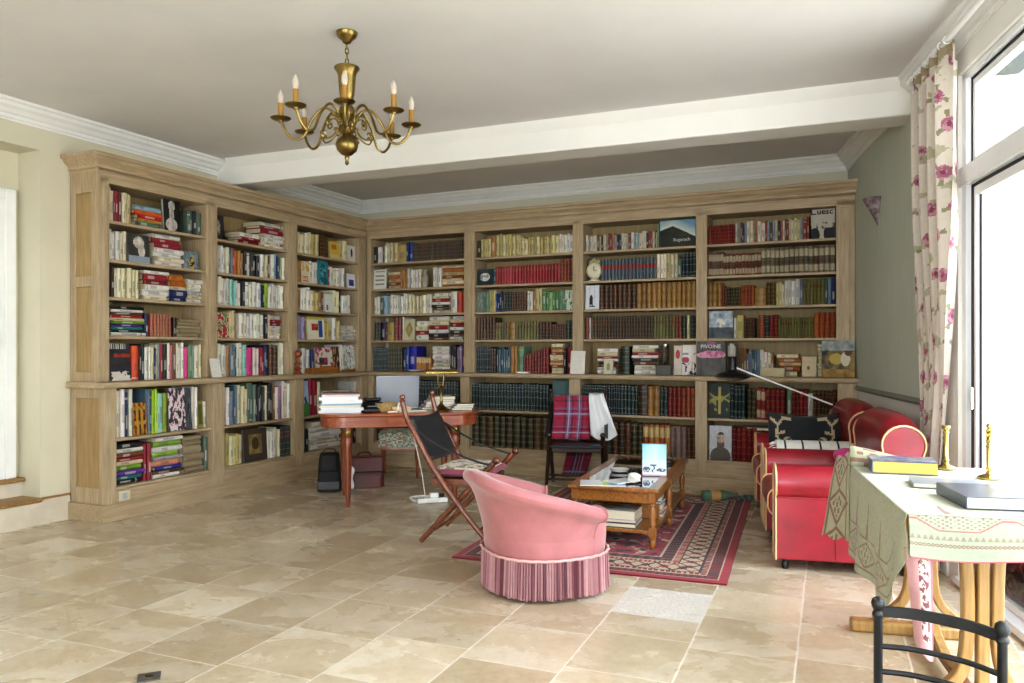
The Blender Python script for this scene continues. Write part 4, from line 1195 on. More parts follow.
# arm-front welts
for s in (-1, 1):
    phi = s*AM; a = PI+phi; q = sq(a)
    pts = [(r*q*math.cos(a)+.004, r*q*math.sin(a), z) for r, z in tub_profile(phi)]
    MB().tube(spline(pts, 4), .006, 8).build('welt', M['velvet'], tub)
# seat with rounded front
def seat_ring(s, z):
    return [(s*.322*sq(2*PI*i/NP)*math.cos(2*PI*i/NP), s*.322*sq(2*PI*i/NP)*math.sin(2*PI*i/NP), z) for i in range(NP)]
mb = MB(); rings = [(.98, .19), (1.0, .22), (1.02, .30), (1.01, .36), (.95, .395), (.8, .41), (.45, .42), (.02, .423)]
for s, z in rings: mb.add(seat_ring(s, z))
for i in range(len(rings)-1):
    for j in range(NP): mb.face((i*NP+j, i*NP+(j+1) % NP, (i+1)*NP+(j+1) % NP, (i+1)*NP+j))
mb.face([j for j in reversed(range(NP))]); mb.face([(len(rings)-1)*NP+j for j in range(NP)])
mb.build('seat', M['velvet'], tub, angle=1.2)
# fringe: twisted cords hanging from a braid
mb = MB(); NF = 150; FR = R
for j in range(NF):
    a0 = 2*PI*j/NF; a1 = 2*PI*(j+.86)/NF; am = (a0+a1)/2; q = sq(am)
    c = mixc(CW('a06c74'), CW('cfa6a6'), FR.random()) if FR.random() < .68 else mixc(CW('74454f'), CW('945e68'), FR.random())
    rt, rb = .333*q, (.337+.006*FR.random())*q
    zb = .0135+.012*FR.random(); sw = (FR.random()-.5)*.012
    P_ = lambda a, r, z: (r*math.cos(a), r*math.sin(a), z)
    b = mb.add([P_(a0, rt-.004, .215), P_(am, rt+.006, .215), P_(a1, rt-.004, .215), P_(a0+sw, rb-.004, zb), P_(am+sw, rb+.006, zb), P_(a1+sw, rb-.004, zb)])
    mb.face((b, b+3, b+4, b+1), c); mb.face((b+1, b+4, b+5, b+2), tuple(x*.85 for x in c))
b = mb.add([(.326*sq(2*PI*i/NP)*math.cos(2*PI*i/NP), .326*sq(2*PI*i/NP)*math.sin(2*PI*i/NP), z) for z in (.02, .215) for i in range(NP)])
for i in range(NP): mb.face((b+i, b+(i+1) % NP, b+NP+(i+1) % NP, b+NP+i), CW('7d4f5a'))
mb.build('fringe', M['col_cloth'], tub, smooth=False)
pts = [((.338+.004*math.sin(i*1.7))*sq(2*PI*i/120)*math.cos(2*PI*i/120), (.338+.004*math.sin(i*1.7))*sq(2*PI*i/120)*math.sin(2*PI*i/120), .219) for i in range(120)]
MB().tube(pts, .0075, 6, closed=True).build('fringe_heading', plain('pale_pink_braid', 'd9aaa6', .8), tub)
MB().lathe([(.30, 0.0135), (.30, .2)], 32).build('base', M['velvet'], tub)

# ---------------------------------------------------------------- red club armchairs
def rounded(x0, x1, z0, z1, r, n=6):
    pts = []
    for cx, cz, a0 in ((x1-r, z0+r, -90), (x1-r, z1-r, 0), (x0+r, z1-r, 90), (x0+r, z0+r, 180)):
        for i in range(n+1):
            a = math.radians(a0+90*i/n); pts.append((cx+r*math.cos(a), cz+r*math.sin(a)))
    return pts
def arm_prof(flip, W):
    # (x, z) outline, outer side at x = 0 rolling outward
    pts = [(.0, .065), (.17, .065), (.17, .44)]
    cx, cz, r = .072, .512, .104
    for i in range(15):
        a = math.radians(-18+i*(232/14)); pts.append((cx+r*math.cos(a), cz+r*math.sin(a)))
    pts.append((.0, .44))
    if flip: pts = [(W-x, z) for x, z in reversed(pts)]
    return pts
def club_chair(fr):
    W, D = .93, .86
    MB().extrude(rounded(.02, W-.02, .075, .30, .02), 'y', .04, D-.03).build('base', M['red_leather'], fr, bevel=.006)
    for fl in (False, True):
        pr = arm_prof(fl, W)
        mb = MB(); mb.extrude(pr, 'y', .0, .70)
        arm = mb.build('arm', M['red_leather'], fr, bevel=.008, angle=.6)
        loop = [(x, -.002, z) for x, z in pr]
        MB().tube(loop, .007, 6, closed=True).build('piping', M['piping'], arm)
        xs = .0 if not fl else W
        MB().tube([(xs+(-.002 if not fl else .002), .36, .08), (xs+(-.002 if not fl else .002), .36, .43)], .0035, 6).build('seam', M['red_leather'], arm)
        MB().tube([(xs+(-.0035 if not fl else .0035), .0, .432), (xs+(-.0035 if not fl else .0035), .70, .432)], .005, 6).build('seam', M['red_leather'], arm)
    # back with rolled top
    pts = [(.60, .07), (D, .07), (D+.005, .55)]
    cy, cz, r = .765, .80, .128
    for i in range(15):
        a = math.radians(-28+i*(226/14)); pts.append((cy+r*math.cos(a), cz+r*math.sin(a)))
    pts += [(.655, .62), (.60, .40)]
    mb = MB()
    nseg = 14; n = len(pts)
    for s in range(nseg+1):
        t = s/nseg; x = .03+(W-.06)*t; e = abs(2*t-1)**5; zc = .06*e
        for y, z in pts: mb.v.append((x, y, z-(zc*(z-.4)/.5 if z > .4 else 0)))
    for s in range(nseg):
        for i in range(n):
            j = (i+1) % n; mb.face((s*n+i, s*n+j, (s+1)*n+j, (s+1)*n+i))
    mb.face([i for i in reversed(range(n))]); mb.face([nseg*n+i for i in range(n)])
    bk = mb.build('back', M['red_leather'], fr, bevel=.01, angle=.6)
    for x, ee in ((.027, 1), (W-.027, 1)):
        MB().tube([(x, y, z-(.06*(z-.4)/.5 if z > .4 else 0)) for y, z in pts[2:-1]], .007, 6).build('piping', M['piping'], bk)
    mb = MB(); mb.extrude(rounded(-.035, .60, .285, .45, .06, 8), 'x', .175, W-.175)
    sc_ = mb.build('seat_cushion', M['red_leather'], fr, bevel=.012, angle=.6)
    MB().tube([(x, y, z) for x in (.178,) for y, z in rounded(-.037, .58, .287, .452, .06, 6)], .006, 6, closed=True).build('piping', M['piping'], sc_)
    MB().tube([(x, y, z) for x in (W-.178,) for y, z in rounded(-.037, .58, .287, .452, .06, 6)], .006, 6, closed=True).build('piping', M['piping'], sc_)
    for x in (.06, W-.06):
        for y in (.06, D-.08):
            MB().lathe([(.018, 0), (.022, .01), (.022, .03), (.016, .045), (.026, .06), (.028, .08)], 14, (x, y, 0)).build('leg', M['black'], fr)
c1 = frame('club_armchair', (1.56, 4.575, 0), 76.0, 'red leather club armchair with cream piping nearest the draped table', 'armchair', 'red leather club armchairs')
c1.rotation_euler[2] = math.radians(76.0)
club_chair(c1)
# local x runs away from the camera along the wall, local y must run towards the wall: mirror by building with a flipped frame
def flip_children(root):
    for o in list(root.children_recursive):
        if o.type == 'MESH':
            for v in o.data.vertices: v.co.y = -v.co.y*.91
            o.data.flip_normals()
flip_children(c1)
def copy_tree(o, parent=None):
    c = o.copy(); COL.objects.link(c); c.parent = parent
    for ch in o.children: copy_tree(ch, c)
    return c
c2 = copy_tree(c1); c2.location = (1.56+.2419*1.06, 4.575+.9703*1.06, 0)
c2['label'] = 'red leather club armchair with antler cushion, standing against the bookcase end'
AC2 = (c2.location[0], c2.location[1])
def ac(x, y, z, base=(1.56, 4.575)):
    a = math.radians(76.0); c, s = math.cos(a), math.sin(a)
    y *= .91; return Vector((base[0]+c*x+s*y, base[1]+s*x-c*y, z))

# antler cushion leaning in the far chair
ant = []
for sgn in (-1, 1):
    stem_ = [(.5+sgn*.30, .92), (.5+sgn*.37, .75), (.5+sgn*.40, .50), (.5+sgn*.33, .28), (.5+sgn*.18, .16), (.5+sgn*.12, .10)]
    ant.append(stem_)
    for k, (dx, dy) in ((0, (-.10, .0)), (1, (.10, .10)), (2, (-.12, .12)), (3, (-.10, .16)), (4, (.02, .22))):
        x, y = stem_[k]; ant.append([(x, y), (x+sgn*dx*.6, y+dy*.8), (x+sgn*dx, y+dy)])
def segd(p, a, b):
    ax, ay = a; bx_, by = b; px_, py = p
    dx, dy = (bx_-ax)*1.9, by-ay; l = dx*dx+dy*dy
    t = max(0, min(1, (((px_-ax)*1.9)*dx+(py-ay)*dy)/l)) if l else 0
    return math.hypot((px_-ax)*1.9-t*dx, py-ay-t*dy)
def antler(u, v):
    for pl in ant:
        for a, b in zip(pl, pl[1:]):
            if segd((u, v), a, b) < .03: return CW('b3a184')
    return CW('262a2b')
mb = MB(); pA, pB = ac(.42, .06, 0, AC2), ac(.42, .66, 0, AC2)
dv = (pB-pA).normalized(); nv = Vector((dv.y, -dv.x, 0)); Lw = .52
def cpos(x, y, z):
    tilt = .25
    return pA.lerp(pB, .5)+dv*x+Vector((0, 0, .655+y-.035*math.sin(PI*(x/Lw+.5))*(y > 0)))+nv*(z+.0-y*tilt)
pillow(mb, Lw, .34, .055, antler, cpos, 44, side=lambda u, v: CW('262a2b'))
o = mb.build('cushion', M['col_cloth'], None, angle=1.4); setp(o, 'black cushion with beige antler motif propped in the far red armchair', 'cushion')
# folded checked throw over the near arm of the far chair
def check(u, v):
    if (u*9) % 1 < .10 or (v*5) % 1 < .14: return CW('2b2d31')
    return CW('e6e3dc')
fr_t = MB()
def throwpos(u, v):
    a = (u-.5)*math.radians(190)
    p = ac(.072+.122*math.sin(a), .10+.58*v, .512+.118*math.cos(a)+.004, AC2); return p
fr_t.grid(24, 40, throwpos, lambda u, v: check(v, u))
th = fr_t.build('checked_throw', M['col_cloth'], None, angle=1.4, solid=-.012)
setp(th, 'white throw with black window check folded over the far armchair arm', 'throw')
mb = MB()
for i in range(16):
    a = (i/15-.5)*math.radians(186); p = ac(.072+.12*math.sin(a), .10, .516+.118*math.cos(a), AC2)
    q = ac(.072+.125*math.sin(a)+.004*R.random(), .045, .505+.105*math.cos(a), AC2); mb.tube([p, (p+q)/2+Vector((0, 0, .004)), q], .0028, 5)
mb.build('fringe', M['paper'], th)
mb = MB(); mb.ball(ac(.80, .30, .548), .075, 18, 10, (1.2, 1.5, .7)); o = mb.build('magenta_cloth', M['magenta'], None)
setp(o, 'bundle of magenta cloth on the near red armchair behind the draped table', 'cloth')
o.location = Vector(ac(.70, .56, .04))-Vector(ac(.80, .30, 0)); o.location.z = .05

# ---------------------------------------------------------------- reading lamp behind the far chair
lamp = frame('floor_lamp', (2.62, 6.28, 0), 0, 'slim floor lamp with black dome shade stretched over the far armchair', 'lamp')
MB().lathe([(.12, 0), (.125, .012), (.11, .022), (.015, .03), (.011, .05)], 24).build('base', M['black'], lamp)
MB().tube([(0, 0, .03), (0, 0, .84)], .009, 10).build('pole', M['chrome'], lamp)
MB().ball((0, 0, .845), .028, 14, 8).build('joint', M['black'], lamp)
shp = Vector((-.84, -.02, 1.11))
MB().tube([(.06, 0, .82), (-.02, .0, .855), (-.68, -.02, 1.105), tuple(shp+Vector((.02, 0, .05)))], .007, 8).build('arm', M['white_paint'], lamp)
mb = MB(); mb.lathe([(.135, .0), (.137, .006), (.125, .022), (.09, .04), (.045, .052), (.033, .06), (.033, .15), (.038, .165), (.03, .168)], 28, tuple(shp+Vector((0, 0, -.03))))
shd = mb.build('shade', M['black'], lamp, angle=.6)
MB().lathe([(.04, -.03), (.1, -.018), (.128, -.002), (.134, .001)], 24, tuple(shp+Vector((0, 0, -.03)))).build('reflector', M['chrome'], shd)

# ---------------------------------------------------------------- coffee table
tb = frame('coffee_table', (.918, 4.995, .0135), 70.0, 'low walnut coffee table with dark glass top and turned legs', 'coffee table')
# local x: along the long side away from the camera, local y: to the left
TL, TW, TZ = 1.44, .545, .392
mb = MB(); b_ = .07
mb.box(-.03, TL+.03, -.03, b_-.03, TZ-.024, TZ); mb.box(-.03, TL+.03, TW-b_+.03, TW+.03, TZ-.024, TZ)
mb.box(-.03, b_-.03, b_-.03, TW-b_+.03, TZ-.024, TZ); mb.box(TL-b_+.03, TL+.03, b_-.03, TW-b_+.03, TZ-.024, TZ)
mb.build('top_frame', M['walnut'], tb, bevel=.005)
MB().box(b_-.03, TL-b_+.03, b_-.03, TW-b_+.03, TZ-.02, TZ-.002).build('glass_top', M['table_glass'], tb)
mb = MB(); mb.box(0, TL, .0, .018, TZ-.1, TZ-.024); mb.box(0, TL, TW-.018, TW, TZ-.1, TZ-.024); mb.box(0, .018, 0, TW, TZ-.1, TZ-.024); mb.box(TL-.018, TL, 0, TW, TZ-.1, TZ-.024)
mb.build('apron', M['walnut'], tb, bevel=.003)
mb = MB(); mb.box(0, TL, .0, TW, .095, .118); mb.build('shelf', M['walnut'], tb, bevel=.004)
MB().box(.36, .39, .03, TW-.03, .118, .22).build('shelf_divider', M['walnut'], tb, bevel=.003)
for x in (.02, TL*.5, TL-.02):
    for y in (.015, TW-.015):
        mb = MB(); mb.box(x-.024, x+.024, y-.024, y+.024, .30, TZ-.024); mb.box(x-.024, x+.024, y-.024, y+.024, .08, .135)
        mb.lathe([(.016, 0), (.022, .015), (.023, .04), (.018, .055), (.024, .065), (.024, .08)], 14, (x, y, 0))
        mb.lathe([(.022, .135), (.016, .145), (.022, .155), (.017, .17), (.024, .215), (.022, .25), (.015, .27), (.022, .28), (.016, .29), (.022, .30)], 14, (x, y, 0))
        mb.build('leg', M['walnut_z'], tb, bevel=.002)
TF = Fr((.918, 4.995, .0135), 70)
def tpt(x, y, z): return local(TF, (x, y, z))

def flat_item(name, cx, cy, w, d, h, z, ang, colr, label, cat, fr=TF, pages=True, group=None, loc=None, mat='col_gloss', art=None, page='ded6c0'):
    """book or magazine lying flat"""
    mb = MB(); c = colr
    mb.box(0, w, 0, d, 0, h, c)
    if pages and h > .012:
        mb = MB(); e = min(.003, h*.12)
        mb.box(0, w, 0, d, 0, e, c); mb.box(0, w, 0, d, h-e, h, c); mb.box(0, w, d-.004, d, e, h-e, c)
        mb.box(.003, w-.003, .003, d-.004, e, h-e, CW(page))
    if art: mb.grid(24, 18, lambda u, v: (w*u, d*v, h+.0008), art)
    mb.v = [(p[0]-w/2, p[1]-d/2, p[2]) for p in mb.v]
    o = mb.build(name, M[mat], None, smooth=False)
    p = local(fr, (cx, cy, z)) if loc is None else loc
    o.location = p; o.rotation_euler = (0, 0, fr.rotation_euler[2]+math.radians(ang)) if loc is None else (0, 0, math.radians(ang))
    return setp(o, label, cat, group)

def broch(u, v):
    n = fbm(u*3, v*3, 1.3)
    return CW('6aa2cf') if u > .62+.1*n else (CW('b9cf5a') if u > .5+.1*n else CW('e6e8ea'))
flat_item('brochure', .08, .36, .30, .21, .006, TZ, -75, CW('e2e4e6'), 'white brochure with green and blue corner on the coffee table', 'brochure', pages=False, art=broch)
flat_item('brochure', .17, .25, .21, .15, .005, TZ+.0072, -35, CW('e9e9e8'), 'plain white leaflet beside the green and blue brochure', 'brochure', pages=False)
mb = MB(); rr = random.Random(3)
def crump(u, v):
    a = 2*PI*u; r = .042*math.sin(PI*v)**.6*(1+.25*math.sin(3*a+1)*math.sin(4*v*PI)); return tpt(.17, .165, TZ+.036-.034*math.cos(PI*v))+Vector((r*math.cos(a), r*math.sin(a), 0))
mb.grid(16, 10, crump); o = mb.build('crumpled_paper', M['paper'], None, angle=.3); setp(o, 'crumpled white paper bag on the near end of coffee table', 'paper')
mb = MB(); mb.lathe([(.03, 0), (.062, .006), (.074, .022), (.07, .022), (.055, .01), (.02, .006)], 24, tuple(tpt(.62, .36, TZ))); o = mb.build('saucer', M['ceramic'], None); setp(o, 'small white dish on the coffee table glass', 'dish')
for (x, y, lb) in ((.95, .235, 'clear tumbler left of the blue card box on coffee table'), (1.05, .06, 'clear tumbler right of the blue card box on coffee table')):
    mb = MB(); p = tpt(x, y, TZ); mb.lathe([(.028, 0), (.034, .085), (.032, .085), (.026, .008), (.004, .008)], 20, tuple(p)); o = mb.build('tumbler', M['tumbler'], None); setp(o, lb, 'glass', 'tumblers on the coffee table')
# blue box with savanna silhouette
p = tpt(.50, .085, TZ+.001); mb = MB(); bw, bh, bd = .168, .225, .05
mb.box(-bw/2, bw/2, 0, bd, 0, bh, CW('8fc3d6'))
def savanna(u, v):
    n = fbm(u*5, v*5, 2)
    if v < .05: return CW('c9a9b4')
    if v < .12: return CW('e7e7ea')
    if v < .30 and (blob(u, v, .18, .2, .15, .1) or blob(u, v, .78, .19, .2, .06)): return CW('5a5a6e') if n > -.15 else CW('b9c3cf')
    if v < .36 and abs(u-.46-.04*math.sin(v*30)) < .03: return CW('54566a')
    if .30 < v < .36 and blob(u, v, .46, .34, .14, .03): return CW('54566a')
    if v < .5: return mixc(CW('dfeaf2'), CW('cfe6ec'), v*2)
    return mixc(CW('d2ecec'), CW('86c3d8'), min(1, abs(u-.5)*1.2+(v-.5)))
mb.grid(34, 44, lambda u, v: ((u-.5)*bw, -.0008, v*bh), savanna)
o = mb.build('card_box', M['col_gloss'], None, smooth=False); o.location = p; o.rotation_euler = (0, 0, math.radians(-10))
setp(o, 'pale blue card box with savanna animal silhouettes standing on coffee table', 'box')
# books on the lower shelf
def goldart(u, v):
    n = fbm(u*3+1, v*3, 1.4)
    return CW('b98a3a') if n > .08 and u > .35 else CW('e3e1da')
flat_item('book', .16, .30, .26, .34, .028, .1185, 0, CW('3c3f55'), 'dark blue book at the bottom of the coffee table shelf stack', 'book', group='books under the coffee table')
flat_item('book', .165, .295, .25, .33, .022, .1475, 1, CW('8a6f86'), 'mauve book in the middle of the coffee table shelf stack', 'book', group='books under the coffee table')
flat_item('book', .155, .285, .235, .31, .055, .1705, -2, CW('e6e4dd'), 'thick white book with golden picture topping the coffee table shelf stack', 'book', group='books under the coffee table', art=goldart)
for i, (cn, hx, h) in enumerate((('grey', '9a9da0', .02), ('red', '9f2b2e', .024), ('white', 'dedcd6', .03), ('dark blue', '2f3b52', .022), ('pale blue', '9fb9cf', .03))):
    z = .1185+sum(x for x in (.02, .024, .03, .022, .03)[:i])+i*.0005
    flat_item('book', .56+.008*i, .13, .24-.012*i, .22-.01*i, h, z, 3*(-1)**i, CW(hx), f'{cn} book {ordinal(5-i)} from top in stack under coffee table middle', 'book', group='books under the coffee table')

# ---------------------------------------------------------------- Persian rug
rug = frame('persian_rug', (1.184, 4.272, 0), 70, 'red Persian rug with cream and dark borders under the coffee table', 'rug')
RL, RWd = 2.62, 1.66
def rugc(u, v):
    x, y = u*RL, v*RWd                          # metres
    e = min(x, RL-x, y, RWd-y)                  # distance from edge
    along = x if min(y, RWd-y) < min(x, RL-x) else y
    red, deep, dk, crm, pk = CW('a81c34'), CW('86192a'), CW('372429'), CW('c9b298'), CW('b84a5e')
    n = fbm(x*9, y*9, 1.2)
    if e < .045: return CW('a51f30')
    if e < .055: return crm
    if e < .115:
        return dk if ((along*26) % 1 < .45) else deep
    if e < .125: return crm
    if e < .16: return deep if (along*30) % 1 < .7 else crm
    if e < .17: return dk
    if e < .30:                                  # wide cream border with angular vines
        t = (e-.17)/.13; ph = (along*4.6) % 1
        z = abs(ph-.5)*2
        if abs(z-t) < .10: return dk
        if abs((1-z)-t) < .07: return deep
        if abs(t-.5)+abs(((along*9.2) % 1)-.5) < .28: return red if int(along*9.2) % 2 else dk
        return crm
    if e < .31: return dk
    if e < .345: return red if (along*34) % 1 < .6 else crm
    if e < .355: return crm
    if e < .43: return dk if ((along*15) % 1) > .42 else CW('7a3a44')
    if e < .44: return crm
    # field
    cx, cy = (x*4.4) % 1-.5, (y*4.4) % 1-.5
    if abs(cx)+abs(cy) < .16: return dk
    if abs(cx)+abs(cy) < .20: return crm
    if .33 < abs(cx)+abs(cy) < .38: return pk
    if n > .36: return crm
    if n < -.40: return dk
    return red if n > -.1 else CW('8e2134')
mb = MB(); mb.grid(330, 210, lambda u, v: (u*RL, v*RWd, .011+.0012*math.sin(u*40)*math.sin(v*23)), rugc)
mb.build('pile', M['col_rug'], rug, smooth=False)
MB().box(0, RL, 0, RWd, .001, .0095, CW('7d2530')).build('backing', M['col_rug'], rug)
# things at the rug's far corner
bt = frame('bottle', (1.62, 6.60, 0.013), 8, 'green glass bottle with an orange label lying on the far rug corner', 'bottle')
def lay(mb):
    mb.v = [(p[2], p[1], p[0]+.045) for p in mb.v]; return mb
lay(MB().lathe([(.02, 0), (.043, .004), (.045, .02), (.045, .19), (.03, .225), (.016, .25), (.015, .3), (.018, .302), (.018, .315)], 20)).build('glass', M['green_glass'], bt)
lay(MB().lathe([(.0458, .07), (.0462, .072), (.0462, .15), (.0458, .152)], 20)).build('bottle_label', plain('orange_label', 'cfa468', .6), bt)
mb = MB(); mb.grid(24, 8, lambda u, v: (1.92+.30*u, 6.60+.10*v-.05*u, .016+.02*abs(math.sin(u*9+v*4))+.03*math.sin(PI*v)*math.sin(PI*u)), lambda u, v: CW('6c7a72') if (u*7) % 1 < .6 else CW('4b5356'))
o = mb.build('crumpled_cloth', M['col_cloth'], None, angle=1, solid=.004); setp(o, 'crumpled grey green cloth strip beside the bottle at the rug corner', 'cloth')
# ---------------------------------------------------------------- table with the woven cloth, by the window
TT = Fr((1.336, 2.615, 0), 75.0)       # local x: along the left edge away from camera; y: negative = towards the window
dt = frame('pedestal_table', (1.336, 2.615, 0), 75.0, 'honey bentwood pedestal table under the woven cloth by the glazed door', 'table')
LT_, WT_ = 1.20, .68
MB().box(.0, LT_, -WT_, 0, .715, .742).build('table_top', M['bentwood'], dt, bevel=.008)
yc = -.272
MB().box(.1, LT_-.1, yc-.03, yc+.03, .66, .715).build('apron', M['bentwood'], dt, bevel=.004)
for xe in (.17, 1.02):
    ft = MB(); ft.box(xe-.035, xe+.035, yc-.30, yc+.30, .0, .055); ft.v = [(p[0], p[1], p[2]) for p in ft.v]
    ft.build('foot', M['bentwood'], dt, bevel=.012)
    for dy0, dym in ((.0, .0), (.048, .26), (-.048, -.26)):
        pts = spline([(xe, yc+dy0+dym*.16, .705), (xe, yc+dy0+dym*.05, .63), (xe, yc+dy0, .52), (xe, yc+dy0, .28), (xe, yc+dy0+dym*.12, .15), (xe, yc+dym*.75, .05)] if dym else [(xe, yc, .71), (xe, yc, .4), (xe, yc, .04)], 8)
        MB().ribbon(pts, (1, 0, 0), .046, .038).build('bent_leg', M['bentwood'], dt, bevel=.006)
    for sx in (-1, 1):
        pass
pts = spline([(1.02, yc+.06, .69), (.96, yc+.03, .40), (.80, yc, .12), (.60, yc, .05)], 8)
MB().ribbon(pts, (0, 1, 0), .04, .028).build('brace', M['bentwood'], dt, bevel=.005)
pts = spline([(.17, yc+.06, .69), (.23, yc+.03, .40), (.40, yc, .12), (.60, yc, .05)], 8)
MB().ribbon(pts, (0, 1, 0), .04, .028).build('brace', M['bentwood'], dt, bevel=.005)
MB().box(.17, 1.02, yc-.02, yc+.02, .03, .065).build('stretcher', M['chair_wood'], dt, bevel=.006)

# woven cloth
def cloth_col(x, y, hem=9):
    # x along, y from the left edge (0) inwards; motif in dark red on sage
    sage, mar, crm = CW('a6a98f'), CW('74383a'), CW('bdb9a0')
    n = fbm(x*40, y*40, 1.0)
    base = mixc(sage, crm, max(0, min(1, .3+n*.8)))
    return base, mar
def motif(s, t, scale=1.0):
    """medallion border: s along (m), t from the hem (m)"""
    if abs(t-.155) < .004 or abs(t-.03) < .004: return True
    ph = (s/.26) % 1-.5; q = (t-.09)/.05
    d = abs(ph)*2.6+abs(q)
    if abs(d-1.0) < .10: return True
    if d < .75 and (math.sin(ph*60)*math.cos(q*6) > .25): return True
    if .155 < t < .30 and abs(ph) < .05-(t-.155)*.25: return True
    return False
cl = frame('tablecloth', (1.336, 2.615, 0), 75.0, 'sage woven tablecloth with dark red border draped over the window table', 'tablecloth')
ZT = .7465
def edge_soft(t): return t
def lhem(x):      # depth of the left drop along x
    k = x/LT_
    return .14+.25*min(1, max(0, x-.0)/.26)**.8 if x < .26 else .39-.03*(k-.22)
# top
def topcol(u, v):
    x, y = u*LT_, v*WT_
    b, m = cloth_col(x, y)
    t = x+.13
    if motif(y, t-.01): return mixc(b, m, .7)
    if .19 < t < .21 and int(y*60) % 2: return mixc(b, m, .5)
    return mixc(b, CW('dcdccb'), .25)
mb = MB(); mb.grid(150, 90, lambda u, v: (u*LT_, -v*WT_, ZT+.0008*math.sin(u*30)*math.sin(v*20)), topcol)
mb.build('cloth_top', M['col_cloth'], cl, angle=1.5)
# left drop
def leftpos(u, v):
    x = u*LT_; d = lhem(x)*v; w = .016*math.sin(x*9+1)*v*v+.012*math.sin(x*21)*v
    return (x, .005+.010*min(1, v*6)+w+.05*v*max(0, 1-x/.3)*-1+.02*v, ZT-.004*(v > 0)-d)
def leftcol(u, v):
    x = u*LT_; D_ = lhem(x); t = D_*(1-v); b, m = cloth_col(x, v)
    if motif(x*1.0+.05, t, 1) and x > .12: return mixc(b, m, .62)
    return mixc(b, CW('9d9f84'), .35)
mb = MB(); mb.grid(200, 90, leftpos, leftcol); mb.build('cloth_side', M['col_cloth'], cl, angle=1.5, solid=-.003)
# near drop
def nearpos(u, v):
    y = u*WT_; d = (.135+.01*math.sin(y*12))*v
    return (-.005-.008*min(1, v*5)-.012*v+.010*math.sin(y*14)*v, -y, ZT-.004*(v > 0)-d)
def nearcol(u, v):
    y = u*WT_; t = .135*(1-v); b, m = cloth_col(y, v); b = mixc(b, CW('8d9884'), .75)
    if v > .965: return CW('a8616a')
    ph = (y/.30) % 1; hx = min(1, abs(ph-.5)*2*2.2-.9) if abs(ph-.5) > .2 else 0
    lim = .30-.26*max(0, hx)
    if abs(v-lim) < .022: return mixc(b, CW('9a525c'), .8)
    if v < lim-.05 and math.sin(y*260)*math.sin(v*75+ph*9) > .35: return mixc(b, m, .6)
    f1 = abs(((y*52) % 1)-.5)*2
    if .40 < v < .52 and (v-.40)/.12 > f1: return mixc(b, m, .45)
    if abs(v-.64+.025*math.sin(y*240)) < .018 or abs(v-.64-.025*math.sin(y*240)) < .018: return mixc(b, m, .6)
    return b
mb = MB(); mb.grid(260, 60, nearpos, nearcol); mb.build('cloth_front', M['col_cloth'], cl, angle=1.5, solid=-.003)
# hanging near-left corner with the pink reverse
def cornpos(u, v):
    a = v; w = .055*(1-.55*v)
    return (.0+.012-.02*math.sin(PI*u)-.01*v, .02-.085*u*(1-.35*v)-.012-.03*v, ZT-.13-.30*v-.06*v*math.sin(PI*u*.5)+.03*(1-v)*abs(u-.5))
def corncol(u, v):
    n = fbm(u*5, v*16, 1.2)
    if .42 < u < .8 and v < .85: return CW('b9b0a2') if n > -.05 else CW('74424a')
    return CW('bd9090') if u < .9 else CW('a0666e')
mb = MB(); mb.grid(70, 160, cornpos, corncol); mb.build('cloth_corner', M['col_cloth'], cl, angle=1.5, solid=.003)
# far-left corner, pushed up into a fold and hanging outwards
def farpos(u, v):
    # u 0 inner .. 1 outer (leftwards), v 0 fold .. 1 hem
    x = LT_-.10+.16*u+.02*math.sin(v*5); y = .012+.012*v+.10*u*(.35+.65*v)
    z = .842-.05*u-.46*v*(.96-.06*u)+.01*math.sin(u*9)
    if v < .12: z -= .03*(1-v/.12)**2
    return (x, y, z)
def farcol(u, v):
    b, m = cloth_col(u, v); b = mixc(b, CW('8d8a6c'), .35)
    if abs(u-.9) < .035 or abs(u-.12) < .03: return mixc(b, m, .7)
    d = abs(u-.5)*2.4+abs(((v*2.4) % 1)-.5)*2.2
    if abs(d-1) < .13 or (d < .7 and math.sin(u*38)*math.sin(v*44) > .1): return mixc(b, m, .75)
    return b
mb = MB(); mb.grid(50, 110, farpos, farcol)
mb.grid(12, 14, lambda u, v: (LT_-.10+.06*v, .012-.34*u, ZT+.003+.095*math.sin(PI*min(1, v*1.0))*(1-u)**.7), lambda u, v: farcol(v, u))
mb.build('cloth_fold', M['col_cloth'], cl, angle=1.5, solid=.003)

# books and candlesticks on the cloth
zc = ZT+.0035
def bluegold(u, v):
    n = fbm(u*4, v*4, 1.2); return CW('5d6480') if n > -.1 else CW('a39c92')
def tl(px, py): return local(TT, (px, py, 0))
flat_item('book', .985, -.185, .19, .265, .055, zc, -94+90, CW('60657e'), 'thick old book with yellow page edges at the far end of the draped table', 'book', fr=TT, art=bluegold, page='c2ab5c', group='books on the draped table')
flat_item('book', .62, -.27, .17, .25, .018, zc, -6, CW('8d9097'), 'thin grey book lying half under the large white album on draped table', 'book', fr=TT, group='books on the draped table')
alb = flat_item('album', .29, -.40, .30, .40, .042, zc, 4, CW('474b5a'), 'large white paged album with dark cover at the near end of draped table', 'book', fr=TT, group='books on the draped table')
flat_item('magazine', .60, -.50, .20, .27, .006, zc+.0005, 12, CW('e6e3dc'), 'pale open magazine behind the large album on draped table', 'magazine', fr=TT, pages=False)
